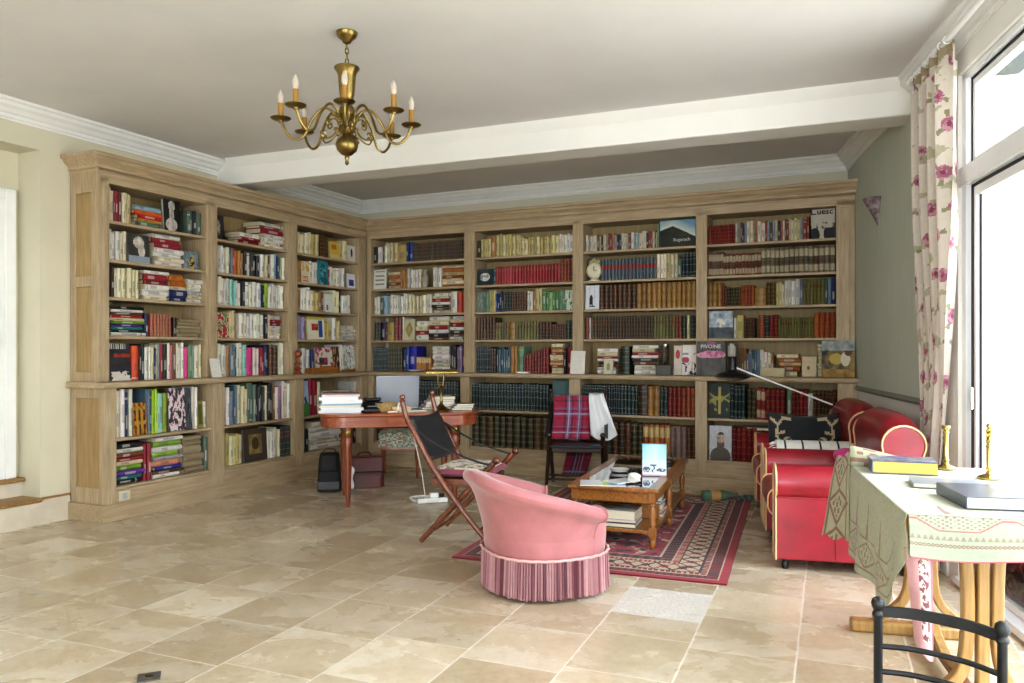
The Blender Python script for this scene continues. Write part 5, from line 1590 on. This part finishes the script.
def candlestick(name, lx, ly, twisted, label):
    p = local(TT, (lx, ly, zc)); c = frame(name, p, 0, label, 'candlestick', 'brass candlesticks on the draped table')
    MB().lathe([(.045, 0), (.046, .006), (.036, .012), (.014, .02), (.01, .03)], 24).build('base', M['brass_bright'], c)
    mb = MB()
    if not twisted:
        mb.lathe([(.009, .03), (.014, .04), (.009, .05), (.0105, .16), (.014, .17), (.009, .178), (.018, .188), (.019, .2), (.014, .2)], 20)
    else:
        mb.lathe([(.009, .03), (.013, .04), (.011, .05), (.0115, .13), (.016, .135), (.012, .142)], 20)
        for k in range(2): mb.tube([(.0075*math.cos(t*1.1+k*PI), .0075*math.sin(t*1.1+k*PI), .14+t*.0075) for t in range(11)], .008, 8)
        mb.ball((0, 0, .225), .012, 12, 8)
    mb.build('stem', M['brass_bright'], c)
candlestick('candlestick', 1.12, -.40, False, 'plain brass candlestick beside the thick old book near the curtain')
candlestick('candlestick', .86, -.50, True, 'brass candlestick with twisted top in front of the bright glass')

# ---------------------------------------------------------------- small black ladder-back chair
bc = frame('child_chair', (1.157, 2.449, 0), -41.4, 'small black ladder-back chair in the bottom corner before the draped table', 'chair')
Wc = .336
for x in (0, Wc):
    mb = MB(); mb.lathe([(.012, 0), (.0135, .02), (.0135, .455), (.018, .462), (.018, .47), (.013, .478), (.019, .49), (.021, .50), (.018, .512), (.008, .52)], 16, (x, 0, 0)); mb.build('back_post', M['black_metal'], bc)
    MB().lathe([(.011, 0), (.0135, .02), (.0135, .195)], 14, (x, -.28, 0)).build('leg', M['black_metal'], bc)
def bow(z): return spline([(.0, 0, z), (Wc*.3, .018, z+.008), (Wc*.7, .018, z+.008), (Wc, 0, z)], 8)
MB().ribbon(bow(.475), (0, 0, 1), .034, .014).build('top_rail', M['black_metal'], bc, bevel=.004)
for z in (.365, .285): MB().tube(bow(z), .009, 8).build('ladder_rail', M['black_metal'], bc)
MB().box(-.01, Wc+.01, -.29, .0, .195, .215).build('seat', M['black_metal'], bc, bevel=.006)
for x in (0, Wc): MB().tube([(x, 0, .12), (x, -.28, .12)], .007, 8).build('stretcher', M['black_metal'], bc)
for y in (0, -.28): MB().tube([(0, y, .15), (Wc, y, .15)], .007, 8).build('stretcher', M['black_metal'], bc)

# ---------------------------------------------------------------- terracotta trough outside the glass
tr = frame('planter', local(RW, (3.0, .125, .0135)), -102.23, 'reddish brown relief planter outside the glazed door', 'planter')
mb = MB(); mb.extrude([(0, 0), (.14, 0), (.15, .34), (-.005, .34)], 'x', 0, .95); mb.build('trough', M['terracotta'], tr, bevel=.01)
mb = MB()
for i in range(5):
    for j in range(2):
        cx = .1+i*.18; cz = .10+j*.13
        mb.tube([(cx+.055*math.cos(a)*(1+.2*math.cos(4*a)), -.002-.005*(cz/.4), cz+.05*math.sin(a)) for a in [2*PI*k/20 for k in range(20)]], .008, 6, closed=True)
        mb.ball((cx, -.004, cz), .014, 10, 6)
mb.build('relief', plain('worn_terracotta', '5c4032', .8), tr)
MB().box(-.008, .958, -.012, .155, .325, .35).build('rim', M['terracotta'], tr, bevel=.01)

# ---------------------------------------------------------------- curtain
cu = frame('curtain', local(RW, (0, 0, 0)), -102.23, 'cream curtain printed with pink roses and green leaves beside the glazed door', 'curtain')
CX0, CX1, CZ = 2.38, 3.06, 2.945
fl = []
rr = random.Random(11)
for j in range(15):
    for i in range(8):
        fl.append((i/8+.06*(j % 2)+rr.random()*.07, (j+.5+rr.random()*.4)/15,   .026+.018*rr.random(), rr.random()))
def curcol(u, v):
    s = u*1.0; z = v
    best = 0
    for (a, b, r, k) in fl:
        dx = (s-a)*1.55; dz = (z-b)*2.9
        d = math.hypot(dx, dz)
        if d < r*1.0:
            n = fbm(s*40, z*100, 1.0)
            return (CW('b27488') if n < 0 else CW('d0a3ae')) if d > r*.35 else CW('96556a')
        ang = math.atan2(dz, dx)
        if d < r*1.9 and math.sin(ang*3+k*20) > .8 and k < .7: return CW('9a9b7c')
    n = fbm(s*9, z*30, 1.0)
    if n > .42: return CW('bdb9a0')
    return CW('e4dbd0')
def curpos(u, v):
    z = .02+(CZ-.02)*v
    pin = max(0, 1-z/2.0)                     # gathered towards the floor
    x0 = CX0+.16*pin; x1 = CX1-.36*min(1, pin*1.3)**1.1
    ph = u*2*PI*4.5
    amp = (.040+.012*pin)*(1-.45*(v > .97))
    x = x0+(x1-x0)*u+.012*math.sin(ph*.5+1)*(1-v)
    y = -.085+.022*min(1, pin*2)+amp*(1-.55*min(1, pin*2))*math.sin(ph)+.010*math.sin(ph*2+3*z)
    return (x, y, z)
mb = MB(); mb.grid(230, 380, curpos, curcol); mb.build('fabric', M['col_curtain'], cu, angle=1.6)
mb = MB(); mb.grid(90, 3, lambda u, v: (lambda p: (p[0], p[1]-.004, CZ-.035+.06*v+.004*math.sin(u*80)))(curpos(u, .99)), lambda u, v: CW('b4a68a'))
mb.build('heading_tape', M['col_curtain'], cu, angle=1.6)
rod = frame('curtain_rod', local(RW, (0, 0, 0)), -102.23, 'white curtain rod with rings along the crown moulding above the door', 'curtain rod')
mb = MB(); mb.tube([(2.36, -.10, 2.975), (6.9, -.10, 2.975)], .016, 12); mb.build('pole', M['white_paint'], rod)
MB().ball((2.345, -.10, 2.975), .022, 14, 8).build('finial', M['white_paint'], rod)
for k in range(8):
    x = CX0+.03+k*.09
    MB().tube([(x, -.10+.022*math.cos(a), 2.972+.022*math.sin(a)) for a in [2*PI*i/16 for i in range(16)]], .003, 6, closed=True).build('ring', M['white_paint'], rod)
for x in (2.42, 4.6, 6.8): MB().tube([(x, 0, 2.975), (x, -.10, 2.975)], .01, 8).build('bracket', M['white_paint'], rod)

# ---------------------------------------------------------------- wall sconce
scn = frame('wall_sconce', local(RW, (1.11, 0, 2.27)), -102.23, 'cone shaped mottled plaster wall light on the sage wall', 'wall light')
mb = MB(); n = 16
for j, (r, z) in enumerate([(.004, 0), (.035, .07), (.07, .14), (.105, .21)]):
    for i in range(n+1):
        a = PI+PI*i/n; mb.v.append((r*math.cos(a), r*math.sin(a)*1.05, z))
for j in range(3):
    for i in range(n): mb.face((j*(n+1)+i, j*(n+1)+i+1, (j+1)*(n+1)+i+1, (j+1)*(n+1)+i))
t = NT('mottled_plaster'); f = t.noise(t.objco(), 16, 4, .6); t.bsdf(t.ramp(f, [(.35, lin('54454a')), (.5, lin('86767a')), (.65, lin('b5a9a6'))]), .6)
mb.build('shade', t.m, scn, solid=-.006)
MB().box(-.04, .04, -.012, -.001, .08, .2).build('wall_plate', M['white_paint'], scn)
MB().ball((0, -.045, .17), .022, 12, 8).build('bulb', M['bulb'], scn)

# ---------------------------------------------------------------- chandelier
ch = frame('chandelier', (-.93, 4.367, 2.34), 0, 'aged brass eight-arm chandelier with candle bulbs hanging from the ceiling', 'chandelier')
Z0 = -2.34
MB().lathe([(.012, .685), (.022, .69), (.03, .705), (.05, .72), (.058, .735), (.06, .749)], 24).build('ceiling_rose', M['brass'], ch)
mb = MB()
for k in range(5):
    zc_ = .675-k*.03; pts = []
    for i in range(14):
        a = 2*PI*i/14
        p = (.009*math.cos(a), 0, .02*math.sin(a)) if k % 2 else (0, .009*math.cos(a), .02*math.sin(a))
        pts.append((p[0], p[1], zc_+p[2]))
    mb.tube(pts, .0035, 6, closed=True)
mb.build('chain', M['brass'], ch)
MB().lathe([(.002, 0), (.012, .012), (.008, .03), (.014, .045), (.01, .055), (.03, .06), (.055, .085), (.064, .115), (.055, .145), (.03, .165), (.022, .175), (.04, .185), (.048, .2), (.044, .22), (.03, .232), (.02, .245), (.03, .262), (.042, .285), (.045, .30), (.04, .325), (.02, .345), (.024, .355), (.035, .37), (.042, .40), (.05, .50), (.055, .52), (.072, .545), (.07, .552), (.045, .545), (.01, .54)], 28).build('body', M['brass'], ch)
for k in range(8):
    th_ = math.radians(10+45*k); cx, sy = math.cos(th_), math.sin(th_)
    rz = spline([(.035, .21), (.075, .295), (.13, .315), (.19, .25), (.235, .155), (.285, .135), (.33, .17), (.36, .235)], 7)  # x=r, y=z
    pts = [(p.x*cx, p.x*sy, p.y) for p in [Vector((a[0], a[1], 0)) for a in rz]]
    mb = MB(); mb.tube(pts, .0075, 8)
    c0 = (.36*cx, .36*sy, .235)
    arm_ = mb.build('arm', M['brass'], ch)
    MB().lathe([(.01, -.012), (.016, 0), (.05, .006), (.057, .013), (.055, .015), (.018, .01), (.016, .02)], 22, c0).build('drip_pan', M['brass'], arm_)
    MB().lathe([(.0155, .015), (.0155, .095), (.008, .097)], 14, c0).build('candle_tube', M['candle'], arm_)
    MB().lathe([(.011, .095), (.013, .103), (.018, .12), (.016, .14), (.008, .162), (.002, .175)], 14, c0).build('bulb', M['bulb'], arm_)
    th2 = th_+math.radians(22.5); cx, sy = math.cos(th2), math.sin(th2)
    pr = [(.04, .235), (.08, .27), (.115, .25), (.11, .215), (.09, .225), (.098, .24)]
    p2 = [(.05, .20), (.09, .15), (.13, .135), (.145, .16), (.13, .175), (.122, .162)]
    mb = MB()
    for q in (pr, p2):
        mb.tube([(v.x*cx, v.x*sy, v.y) for v in spline([(a, b, 0) for a, b in q], 5)], .0045, 6)
    mb.ball((.098*cx, .098*sy, .24), .009, 8, 6); mb.ball((.145*cx, .145*sy, .165), .011, 8, 6)
    mb.tube([(.03*cx, .03*sy, .215), (.05*cx, .05*sy, .20)], .006, 6); mb.tube([(.03*cx, .03*sy, .215), (.04*cx, .04*sy, .235)], .006, 6)
    mb.build('scroll', M['brass'], ch)

# ---------------------------------------------------------------- on the desk
DF = Fr((-1.358, 6.417, 0), 15); DZ = .771
def desk_item(*a, **k): return flat_item(*a, fr=DF, **k)
z = DZ
papers = [('white', 'f0efec', .02, .30), ('white', 'e8ecee', .022, .30), ('cream', 'e6e0d0', .02, .29), ('pale blue', '9fb6c2', .014, .28), ('white', 'f2f1ee', .028, .28), ('white', 'f0efeb', .026, .27), ('pale grey', 'd8d9d8', .02, .26), ('brown red', '8a4038', .012, .24)]
for i, (cn, hx, h, w_) in enumerate(papers):
    desk_item('magazine', -.055+.012*math.sin(i*2.1), .20+.01*math.cos(i*3), w_+.05, .22, h, z+.0006, R.random()*8-4, CW(hx), f'{cn} magazine, {ordinal(len(papers)-i)} from top of the pile at the desk end', 'magazine', pages=False, group='magazines piled on the desk end'); z += h+.0008
ph = frame('telephone', local(DF, (.22, .19, DZ)), 15, 'black desk telephone between the magazine pile and the basket', 'telephone')
mb = MB(); mb.extrude([(-.08, 0), (.08, 0), (.08, .075), (.02, .085), (-.08, .03)], 'x', -.085, .085); mb.build('body', M['black'], ph, bevel=.008)
MB().tube([(-.07, .04, .11), (-.05, .045, .098), (.05, .045, .098), (.07, .04, .11)], .016, 10).build('handset', M['black'], ph)
MB().box(-.05, .05, -.06, .0, .045, .055).build('keypad', plain('grey_keys', '6b6d70', .5), ph)
bs = frame('straw_basket', local(DF, (.33, .17, DZ)), 15, 'small straw basket on the desk beside the telephone', 'basket')
mb = MB(); mb.lathe([(.075, 0), (.088, .03), (.092, .07), (.085, .07), (.078, .02), (.01, .01)], 26, cap=True); mb.build('bowl', M['wicker'], bs)
MB().tube([(.09*math.cos(a), .09*math.sin(a), .071) for a in [2*PI*i/28 for i in range(28)]], .006, 6, closed=True).build('rim', M['wicker'], bs)
desk_item('envelope', .44, .17, .16, .22, .045, DZ+.0005, 6, CW('c6b080'), label='buff folder standing right of the straw basket on the desk', cat='folder', pages=False)
desk_item('book', .37, .035, .09, .06, .02, DZ+.0005, 0, CW('a5542a'), label='tiny orange book at the desk front edge below the basket', cat='book')
desk_item('paper_sheaf', .27, .40, .30, .21, .012, DZ+.0005, 8, CW('e8e8ea'), label='white sheaf of papers lying behind the telephone', cat='papers', pages=False)
desk_item('ring_binder', .235, .30, .02, .02, .0, DZ, 0, CW('8fa8b4'), label='x', cat='papers', pages=False) if False else None
lp = frame('laptop', local(DF, (.46, .46, DZ)), 12, 'open silver laptop with its lid turned to the room on the desk', 'laptop')
MB().box(-.19, .19, -.02, .20, .0, .02).build('base', M['silver'], lp, bevel=.004)
mb = MB(); mb.box(-.19, .19, -.006, .004, .0, .285)
mb.v = [(p[0], p[1]-.02-(p[2])*.22, .014+p[2]) for p in mb.v]; mb.build('lid', M['silver'], lp, bevel=.006)
MB().box(-.17, .17, .03, .11, .0202, .0212).build('keyboard', M['black'], lp)
gl = frame('spectacles', local(DF, (.42, .27, DZ)), -20, 'dark spectacles lying open on the papers in front of the laptop', 'spectacles')
mb = MB()
for sx in (-.032, .032): mb.tube([(sx+.026*math.cos(a), 0, .022+.02*math.sin(a)) for a in [2*PI*i/16 for i in range(16)]], .0035, 6, closed=True)
mb.tube([(-.008, 0, .027), (.008, 0, .027)], .003, 6); mb.build('rims', M['black'], gl)
for sx in (-.058, .058): MB().tube([(sx, 0, .026), (sx, .10, .026), (sx, .13, .012)], .0025, 6).build('temple', M['black'], gl)
# right part of the desk: books, banker's lamp, papers
z = DZ
for i, (cn, hx, h, w_) in enumerate((('dark grey', '4b4c52', .022, .30), ('violet grey', '8f8ba6', .02, .27), ('white', 'e2e1e0', .026, .25), ('blue', '5d6f9a', .018, .22), ('cream', 'd2c7ac', .024, .2))):
    desk_item('book', .80+.012*i, .36, w_, .2, h, z+.0006, 4*math.sin(i*2), CW(hx), f'{cn} book {ordinal(5-i)} from top in the pile behind the brass lamp', 'book', group='books behind the brass desk lamp'); z += h+.0008
for i, (cn, hx, h, w_) in enumerate((('dark brown', '4b3a34', .02, .18), ('grey', '9b9ba0', .016, .17), ('black', '2a2a2d', .018, .16))):
    desk_item('notebook', 1.0+.008*i, .20, w_, .14, h, DZ+.0006+sum((.021, .017, .019)[:i]), -10+6*i, CW(hx), label=f'{cn} notebook {ordinal(3-i)} from top at the right desk end', cat='notebook', group='notebooks at the desk end')
desk_item('notebook', .57, .12, .18, .12, .014, DZ+.0006, 12, CW('55504f'), label='dark grey notebook left of the brass lamp base', cat='notebook')
bl = frame('bankers_lamp', local(DF, (.80, .12, DZ)), 15, 'brass desk lamp with long bar shade on twin stems', 'lamp')
MB().lathe([(.075, 0), (.077, .01), (.06, .025), (.035, .04), (.02, .055), (.012, .075), (.016, .085), (.012, .1), (.012, .2), (.02, .21), (.012, .22)], 26).build('base', M['brass'], bl)
MB().tube([(-.05, 0, .205), (.05, 0, .205)], .007, 8).build('crossbar', M['brass'], bl)
for sx in (-.028, .022): MB().tube([(sx*.6, 0, .205), (sx, 0, .255), (sx, .0, .335)], .006, 8).build('stem', M['brass'], bl)
mb = MB(); n = 12
for i in range(n+1):
    a = PI*i/n
    for x in (-.135, .135): mb.v.append((x, .045*math.cos(a), .325+.035*math.sin(a)))
for i in range(n): mb.face((2*i, 2*i+1, 2*i+3, 2*i+2))
mb.face([2*i for i in range(n+1)]); mb.face([2*i+1 for i in reversed(range(n+1))])
mb.build('shade', M['brass_bright'], bl, solid=-.003)

# ---------------------------------------------------------------- bags and cables under the desk
bg_ = frame('shoulder_bag', (-1.70, 7.22, 0), 10, 'black nylon shoulder bag standing on the floor under the desk', 'bag')
mb = MB()
def bagpos(w, d, h, tx=.82):
    def f(u, v):
        a = 2*PI*u; q = sq(a, 5); s = 1-(1-tx)*v**2
        return (w/2*q*math.cos(a)*s, d/2*q*math.sin(a)*s, .004+h*v)
    return f
mb.grid(40, 8, bagpos(.21, .30, .33))
b0 = len(mb.v); mb.face([8*41+i for i in range(40)]); mb.face([i for i in reversed(range(40))])
mb.build('body', M['black_cloth'], bg_, bevel=.012, angle=.8)
MB().box(-.09, .09, -.168, -.145, .05, .2).build('front_pocket', M['black_cloth'], bg_, bevel=.012)
MB().box(-.095, .095, -.171, -.15, .03, .1).build('pocket_band', plain('grey_webbing', '56565a', .7), bg_, bevel=.004)
MB().ribbon(spline([(-.07, 0, .33), (-.04, 0, .375), (.04, 0, .375), (.07, 0, .33)], 6), (0, 1, 0), .03, .006).build('handle', M['black_cloth'], bg_)
br = frame('leather_satchel', (-1.40, 7.36, 0), 14, 'worn reddish brown leather satchel on the floor under the desk', 'bag')
mb = MB(); mb.grid(44, 8, lambda u, v: (lambda p: (p[0], p[1]*(1-.45*v), p[2]))(bagpos(.36, .17, .29, .95)(u, v)))
mb.face([8*45+i for i in range(44)]); mb.face([i for i in reversed(range(44))]); mb.build('body', M['brown_leather'], br, bevel=.01, angle=.8)
mb = MB(); mb.grid(16, 10, lambda u, v: (-.172+.344*u, -.049-.037*v-.004, .292-.14*v)); mb.build('flap', M['brown_leather'], br, solid=.006)
MB().ribbon([(-.16, -.096, .135), (.0, -.1, .14), (.16, -.096, .135)], (0, .0, 1), .02, .004).build('strap', M['brown_leather'], br)
MB().tube(spline([(-.07, 0, .29), (-.04, 0, .325), (.04, 0, .325), (.07, 0, .29)], 6), .008, 8).build('handle', M['brown_leather'], br)
mb = MB(); mb.grid(14, 14, lambda u, v: (-1.58+.11*u+.01*math.sin(v*9), 7.19+.03*math.sin(u*5+v*4)-.02*v, .02+.20*v+.01*math.sin(u*11))); o = mb.build('plastic_bag', M['paper'], None, solid=.003)
setp(o, 'crumpled white plastic bag leaning against the brown satchel', 'bag')
def cable(name, pts, r, label, mat='cable'):
    o = MB().tube(spline(pts, 8), r, 6).build(name, M[mat], None); return setp(o, label, 'cable')
cable('charger_cable', [(-.735, 5.04, .955), (-.745, 5.06, .90), (-.80, 5.7, .84), (-.80, 6.28, .60), (-.76, 6.48, .30), (-.735, 6.56, .06), (-.74, 6.62, .01), (-.85, 6.70, .008), (-.80, 6.80, .008), (-.66, 6.62, .008)], .0045, 'white cable hanging from chair top down to the power strip')
rr = random.Random(5)
pts = []
for i in range(22):
    a = i*1.1; pts.append((-.70+.14*math.cos(a)*(1+.3*math.sin(i)), 6.66+.11*math.sin(a), .008+.012*(i % 3)))
cable('extension_cable', pts, .0045, 'tangled white cable heaped around the power strip on the floor')
pw = frame('power_strip', (-.68, 6.60, 0), 18, 'white power strip on the floor among tangled cables', 'power strip')
MB().box(-.13, .13, -.03, .03, .002, .042).build('housing', M['ceramic'], pw, bevel=.006)
for k in range(4): MB().lathe([(.018, .042), (.018, .044), (.014, .044), (.013, .043)], 14, (-.1+.065*k, 0, 0)).build('outlet', plain('socket_grey', 'b9b9b6', .5), pw)
MB().box(-.02, .05, -.025, .03, .045, .085).build('charger_plug', M['ceramic'], pw, bevel=.005)
MB().box(.06, .10, -.02, .02, .045, .075).build('charger_plug', M['black'], pw, bevel=.005)

# ---------------------------------------------------------------- things standing on the counter ledge and shelves
BL, BB = CASEM['L'], CASEM['B']
def cpt(M4, x, y, z): return M4 @ Vector((x, y, z))
def fit(o, M4, x, y, z): o.matrix_world = M4 @ Matrix.Translation((x, y, z)); return o
# white card in front of the upright between first two bays, blank card near coffee table bay
face_book(BL @ Matrix.Translation((1.06, .015, 1.0565)), 'whitecard', .115, .17, 'blank white card leaning on the upright between the first two bays', tilt=.2, th=.004, name='blank_card', cat='card')
face_book(BB @ Matrix.Translation((2.455, .02, 1.0565)), 'whitecard', .155, .235, 'large blank white card leaning on the upright left of coffee table bay', tilt=.15, th=.006, name='blank_card', cat='card')
face_book(BB @ Matrix.Translation((3.735, -.012, 1.0565)), 'peony', .265, .325, 'charcoal book with pink peony petals leaning on the ledge above red armchairs', tilt=.10)
face_book(BB @ Matrix.Translation((4.83, -.005, 1.0565)), 'stilllife', .27, .325, 'still life cover with fruit and jug at the right ledge end', tilt=.10)
face_book(BB @ Matrix.Translation((2.80, .05, 1.0565)), 'smallcream', .095, .145, 'small cream framed card in front of the pink topped stack', tilt=.15, name='picture_card', cat='card')
o = MB()
o.lathe([(.038, 0), (.04, .01), (.03, .02), (.024, .035), (.03, .045), (.038, .055), (.03, .065), (.018, .075), (.018, .095), (.034, .10), (.036, .11), (.018, .12), (.015, .17), (.02, .175)], 22)
o.ball((0, 0, .205), .038, 18, 10)
ob = fit(o.build('turned_finial', M['toy_wood'], None), BL, 2.19, .02, 1.0565); setp(ob, 'turned wooden finial with ball top on the ledge before the third bay', 'ornament')
mb = MB(); mb.box(0, .42, 0, .012, 0, .055); mb.box(0, .42, .088, .1, 0, .055); mb.box(0, .012, .012, .088, 0, .055); mb.box(.408, .42, .012, .088, 0, .055); mb.box(.012, .408, .012, .088, 0, .008); mb.box(.10, .34, -.004, .0, .055, .075)
ob = fit(mb.build('wooden_tray', M['box_wood'], None, bevel=.002), BL, 2.40, .0, 1.0565); setp(ob, 'long brown wooden tray on the ledge in the third bay', 'tray')
mb = MB(); mb.box(0, .2, 0, .05, 0, .028); ob = fit(mb.build('wooden_stand', M['box_wood'], None, bevel=.004), BL, 2.97, .03, 1.0565); setp(ob, 'small wooden stand before the black and white cover', 'stand')
# clock on the coffee table bay's second shelf
ck = frame('mantel_clock', (0, 0, 0), 0, 'round cream mantel clock with ornate top on second shelf behind coffee table', 'clock')
ck.matrix_world = BB @ Matrix.Translation((2.668, .17, 2.0015))
MB().lathe([(.06, 0), (.062, .012), (.04, .02)], 20).build('foot', M['ceramic'], ck)
def disc(r0, r1, y0, y1, cz):
    return lambda p: Vector((p.x, -p.z, p.y+cz))
mb = MB(); mb.lathe([(.085, -.02), (.09, .0), (.082, .022), (.07, .026)], 30, tf=disc(0, 0, 0, 0, .105)); mb.build('case', plain('cream_marbled', 'c4bd9c', .4, 0, .25, 20), ck)
mb = MB(); mb.lathe([(.001, .0262), (.066, .0264)], 30, tf=disc(0, 0, 0, 0, .105), cap=False); mb.build('dial', plain('cream_dial', 'd9d3bb', .4), ck)
mb = MB(); mb.box(-.003, .003, -.03, -.028, .105, .15); mb.box(0, .03, -.03, -.028, .102, .107); mb.build('hands', M['black'], ck)
mb = MB(); mb.ball((-.035, -.0, .19), .034, 12, 8, (1, .6, 1)); mb.ball((.035, 0, .19), .034, 12, 8, (1, .6, 1)); mb.ball((0, 0, .205), .04, 12, 8, (1, .6, 1)); mb.build('crest', plain('mottled_green_cream', '9a9672', .5, 0, .3, 30), ck)
# small statuette in the corner bay
mb = MB(); mb.lathe([(.03, 0), (.032, .015), (.036, .03), (.044, .07), (.042, .11), (.03, .13), (.018, .145), (.017, .155)], 18); mb.ball((0, 0, .185), .028, 14, 10, (.9, 1, 1.15))
mb.ball((0, -.026, .183), .007, 8, 6, (1, 1, 1.4))
ob = fit(mb.build('statuette', plain('stone_grey_bust', 'a89f90', .6, 0, .2, 20), None), BB, .66, .16, 2.0015); setp(ob, 'small pale stone bust on second shelf of corner bay', 'statuette')
mb = MB(); mb.lathe([(.05, 0), (.09, .018), (.088, .022), (.04, .006)], 24); ob = fit(mb.build('shallow_dish', M['ceramic'], None), BB, .60, .055, 1.0565); setp(ob, 'shallow white dish on the ledge below the orange volumes', 'dish')
mb = MB(); mb.lathe([(.03, 0), (.035, .008), (.032, .26), (.036, .265), (.036, .30), (.02, .302)], 20)
ob = fit(mb.build('metal_canister', M['chrome'], None), BB, 3.40, .16, 1.0565); setp(ob, 'tall silver canister on the ledge behind the dark box', 'canister')
mb = MB(); mb.box(0, .15, 0, .09, 0, .095); mb.box(-.003, .153, -.003, .093, .08, .098); ob = fit(mb.build('dark_box', M['slate'], None, bevel=.004), BB, 3.34, .0, 1.0565); setp(ob, 'dark grey lidded box on the ledge left of the flower cover', 'box')
mb = MB(); mb.box(0, .2, 0, .12, 0, .08); ob = fit(mb.build('cream_box', plain('cream_card', 'c3b694', .7), None, bevel=.004), BB, 4.32, .0, 1.0565); setp(ob, 'long cream box on the ledge left of the emblem card', 'box')
mb = MB(); mb.box(0, .12, 0, .07, 0, .018); ob = fit(mb.build('white_slip', M['paper'], None), BB, 1.87, .0, 1.0565); setp(ob, 'small white packet at the ledge edge in tartan chair bay', 'packet')
flat_item('book', 0, 0, .27, .2, .025, 0, 0, CW('a9a097'), 'grey book lying on top of the red volumes behind the armchair', 'book', fr=DF)
bpy.data.objects[-1] if False else None
o = [x for x in bpy.data.objects if x.get('label', '').startswith('grey book lying on top of the red')][0]
o.matrix_world = BB @ Matrix.Translation((4.28, .17, .265+.331*.885))

# brass floor outlet in the tiles
fo = frame('floor_outlet', (-1.44, 3.075, 0), 22, 'dark metal floor outlet cover set in the tiles', 'floor outlet')
MB().box(-.042, .042, -.042, .042, .0005, .006).build('cover', M['slate'], fo, bevel=.002)
MB().lathe([(.018, .006), (.018, .0072), (.014, .0072)], 18).build('latch_ring', M['brass'], fo)
# ================================================================== CAMERA, LIGHT
cam = bpy.data.cameras.new('camera'); co = bpy.data.objects.new('camera', cam); COL.objects.link(co)
co.location = (0, 0, 1.3); co.rotation_euler = (math.radians(90), 0, 0)
cam.sensor_width = 36; cam.lens = 775/1024*36; cam.shift_y = 8.5/1024; cam.clip_start = .05
bpy.context.scene.camera = co
w = bpy.data.worlds.new('overcast_sky'); bpy.context.scene.world = w; w.use_nodes = True
nt = w.node_tree; nt.nodes.clear()
wo = nt.nodes.new('ShaderNodeOutputWorld'); bg = nt.nodes.new('ShaderNodeBackground')
tc = nt.nodes.new('ShaderNodeTexCoord'); sp = nt.nodes.new('ShaderNodeSeparateXYZ'); rp = nt.nodes.new('ShaderNodeValToRGB')
nt.links.new(tc.outputs['Generated'], sp.inputs[0]); nt.links.new(sp.outputs[2], rp.inputs[0])
rp.color_ramp.elements[0].position = 0; rp.color_ramp.elements[0].color = (.87, .94, 1, 1)
rp.color_ramp.elements[1].position = 1; rp.color_ramp.elements[1].color = (.80, .90, 1, 1)
nt.links.new(rp.outputs[0], bg.inputs[0]); bg.inputs[1].default_value = SKY
nt.links.new(bg.outputs[0], wo.inputs[0])
def area(name, loc, direction, sx, sy, energy=0, portal=False, col=(1, 1, 1)):
    l = bpy.data.lights.new(name, 'AREA'); l.shape = 'RECTANGLE'; l.size = sx; l.size_y = sy; l.energy = energy; l.color = col
    o = bpy.data.objects.new(name, l); COL.objects.link(o); o.location = loc
    o.rotation_euler = Vector(direction).to_track_quat('-Z', 'Y').to_euler()
    if portal: l.cycles.is_portal = True
    return o
inw = Matrix.Rotation(RW.rotation_euler[2], 3, 'Z') @ Vector((0, -1, 0))
inw = Matrix.Rotation(RW.rotation_euler[2], 3, 'Z') @ Vector((0, -1, 0))
area('window_portal', local(RW, ((WX0+WX1)/2, .30, 1.42)), inw, WX1-WX0, 2.78, 1, True)
area('window_portal.001', (-.8, -2.96, 1.4), (0, 1, 0), 2.8, 2.6, 1, True)
area('window_portal.002', (-4.6, -2.96, 1.67), (0, 1, 0), 2.0, 1.85, 1, True)
sc = bpy.context.scene
sc.view_settings.view_transform = VIEW
sc.view_settings.look = LOOK
sc.view_settings.exposure = EXPO
sc.cycles.max_bounces = 10; sc.cycles.diffuse_bounces = 6; sc.cycles.glossy_bounces = 4; sc.cycles.transparent_max_bounces = 12
sc.cycles.use_denoising = True
sc.cycles.sample_clamp_indirect = 6
sc.cycles.caustics_reflective = False; sc.cycles.caustics_refractive = False
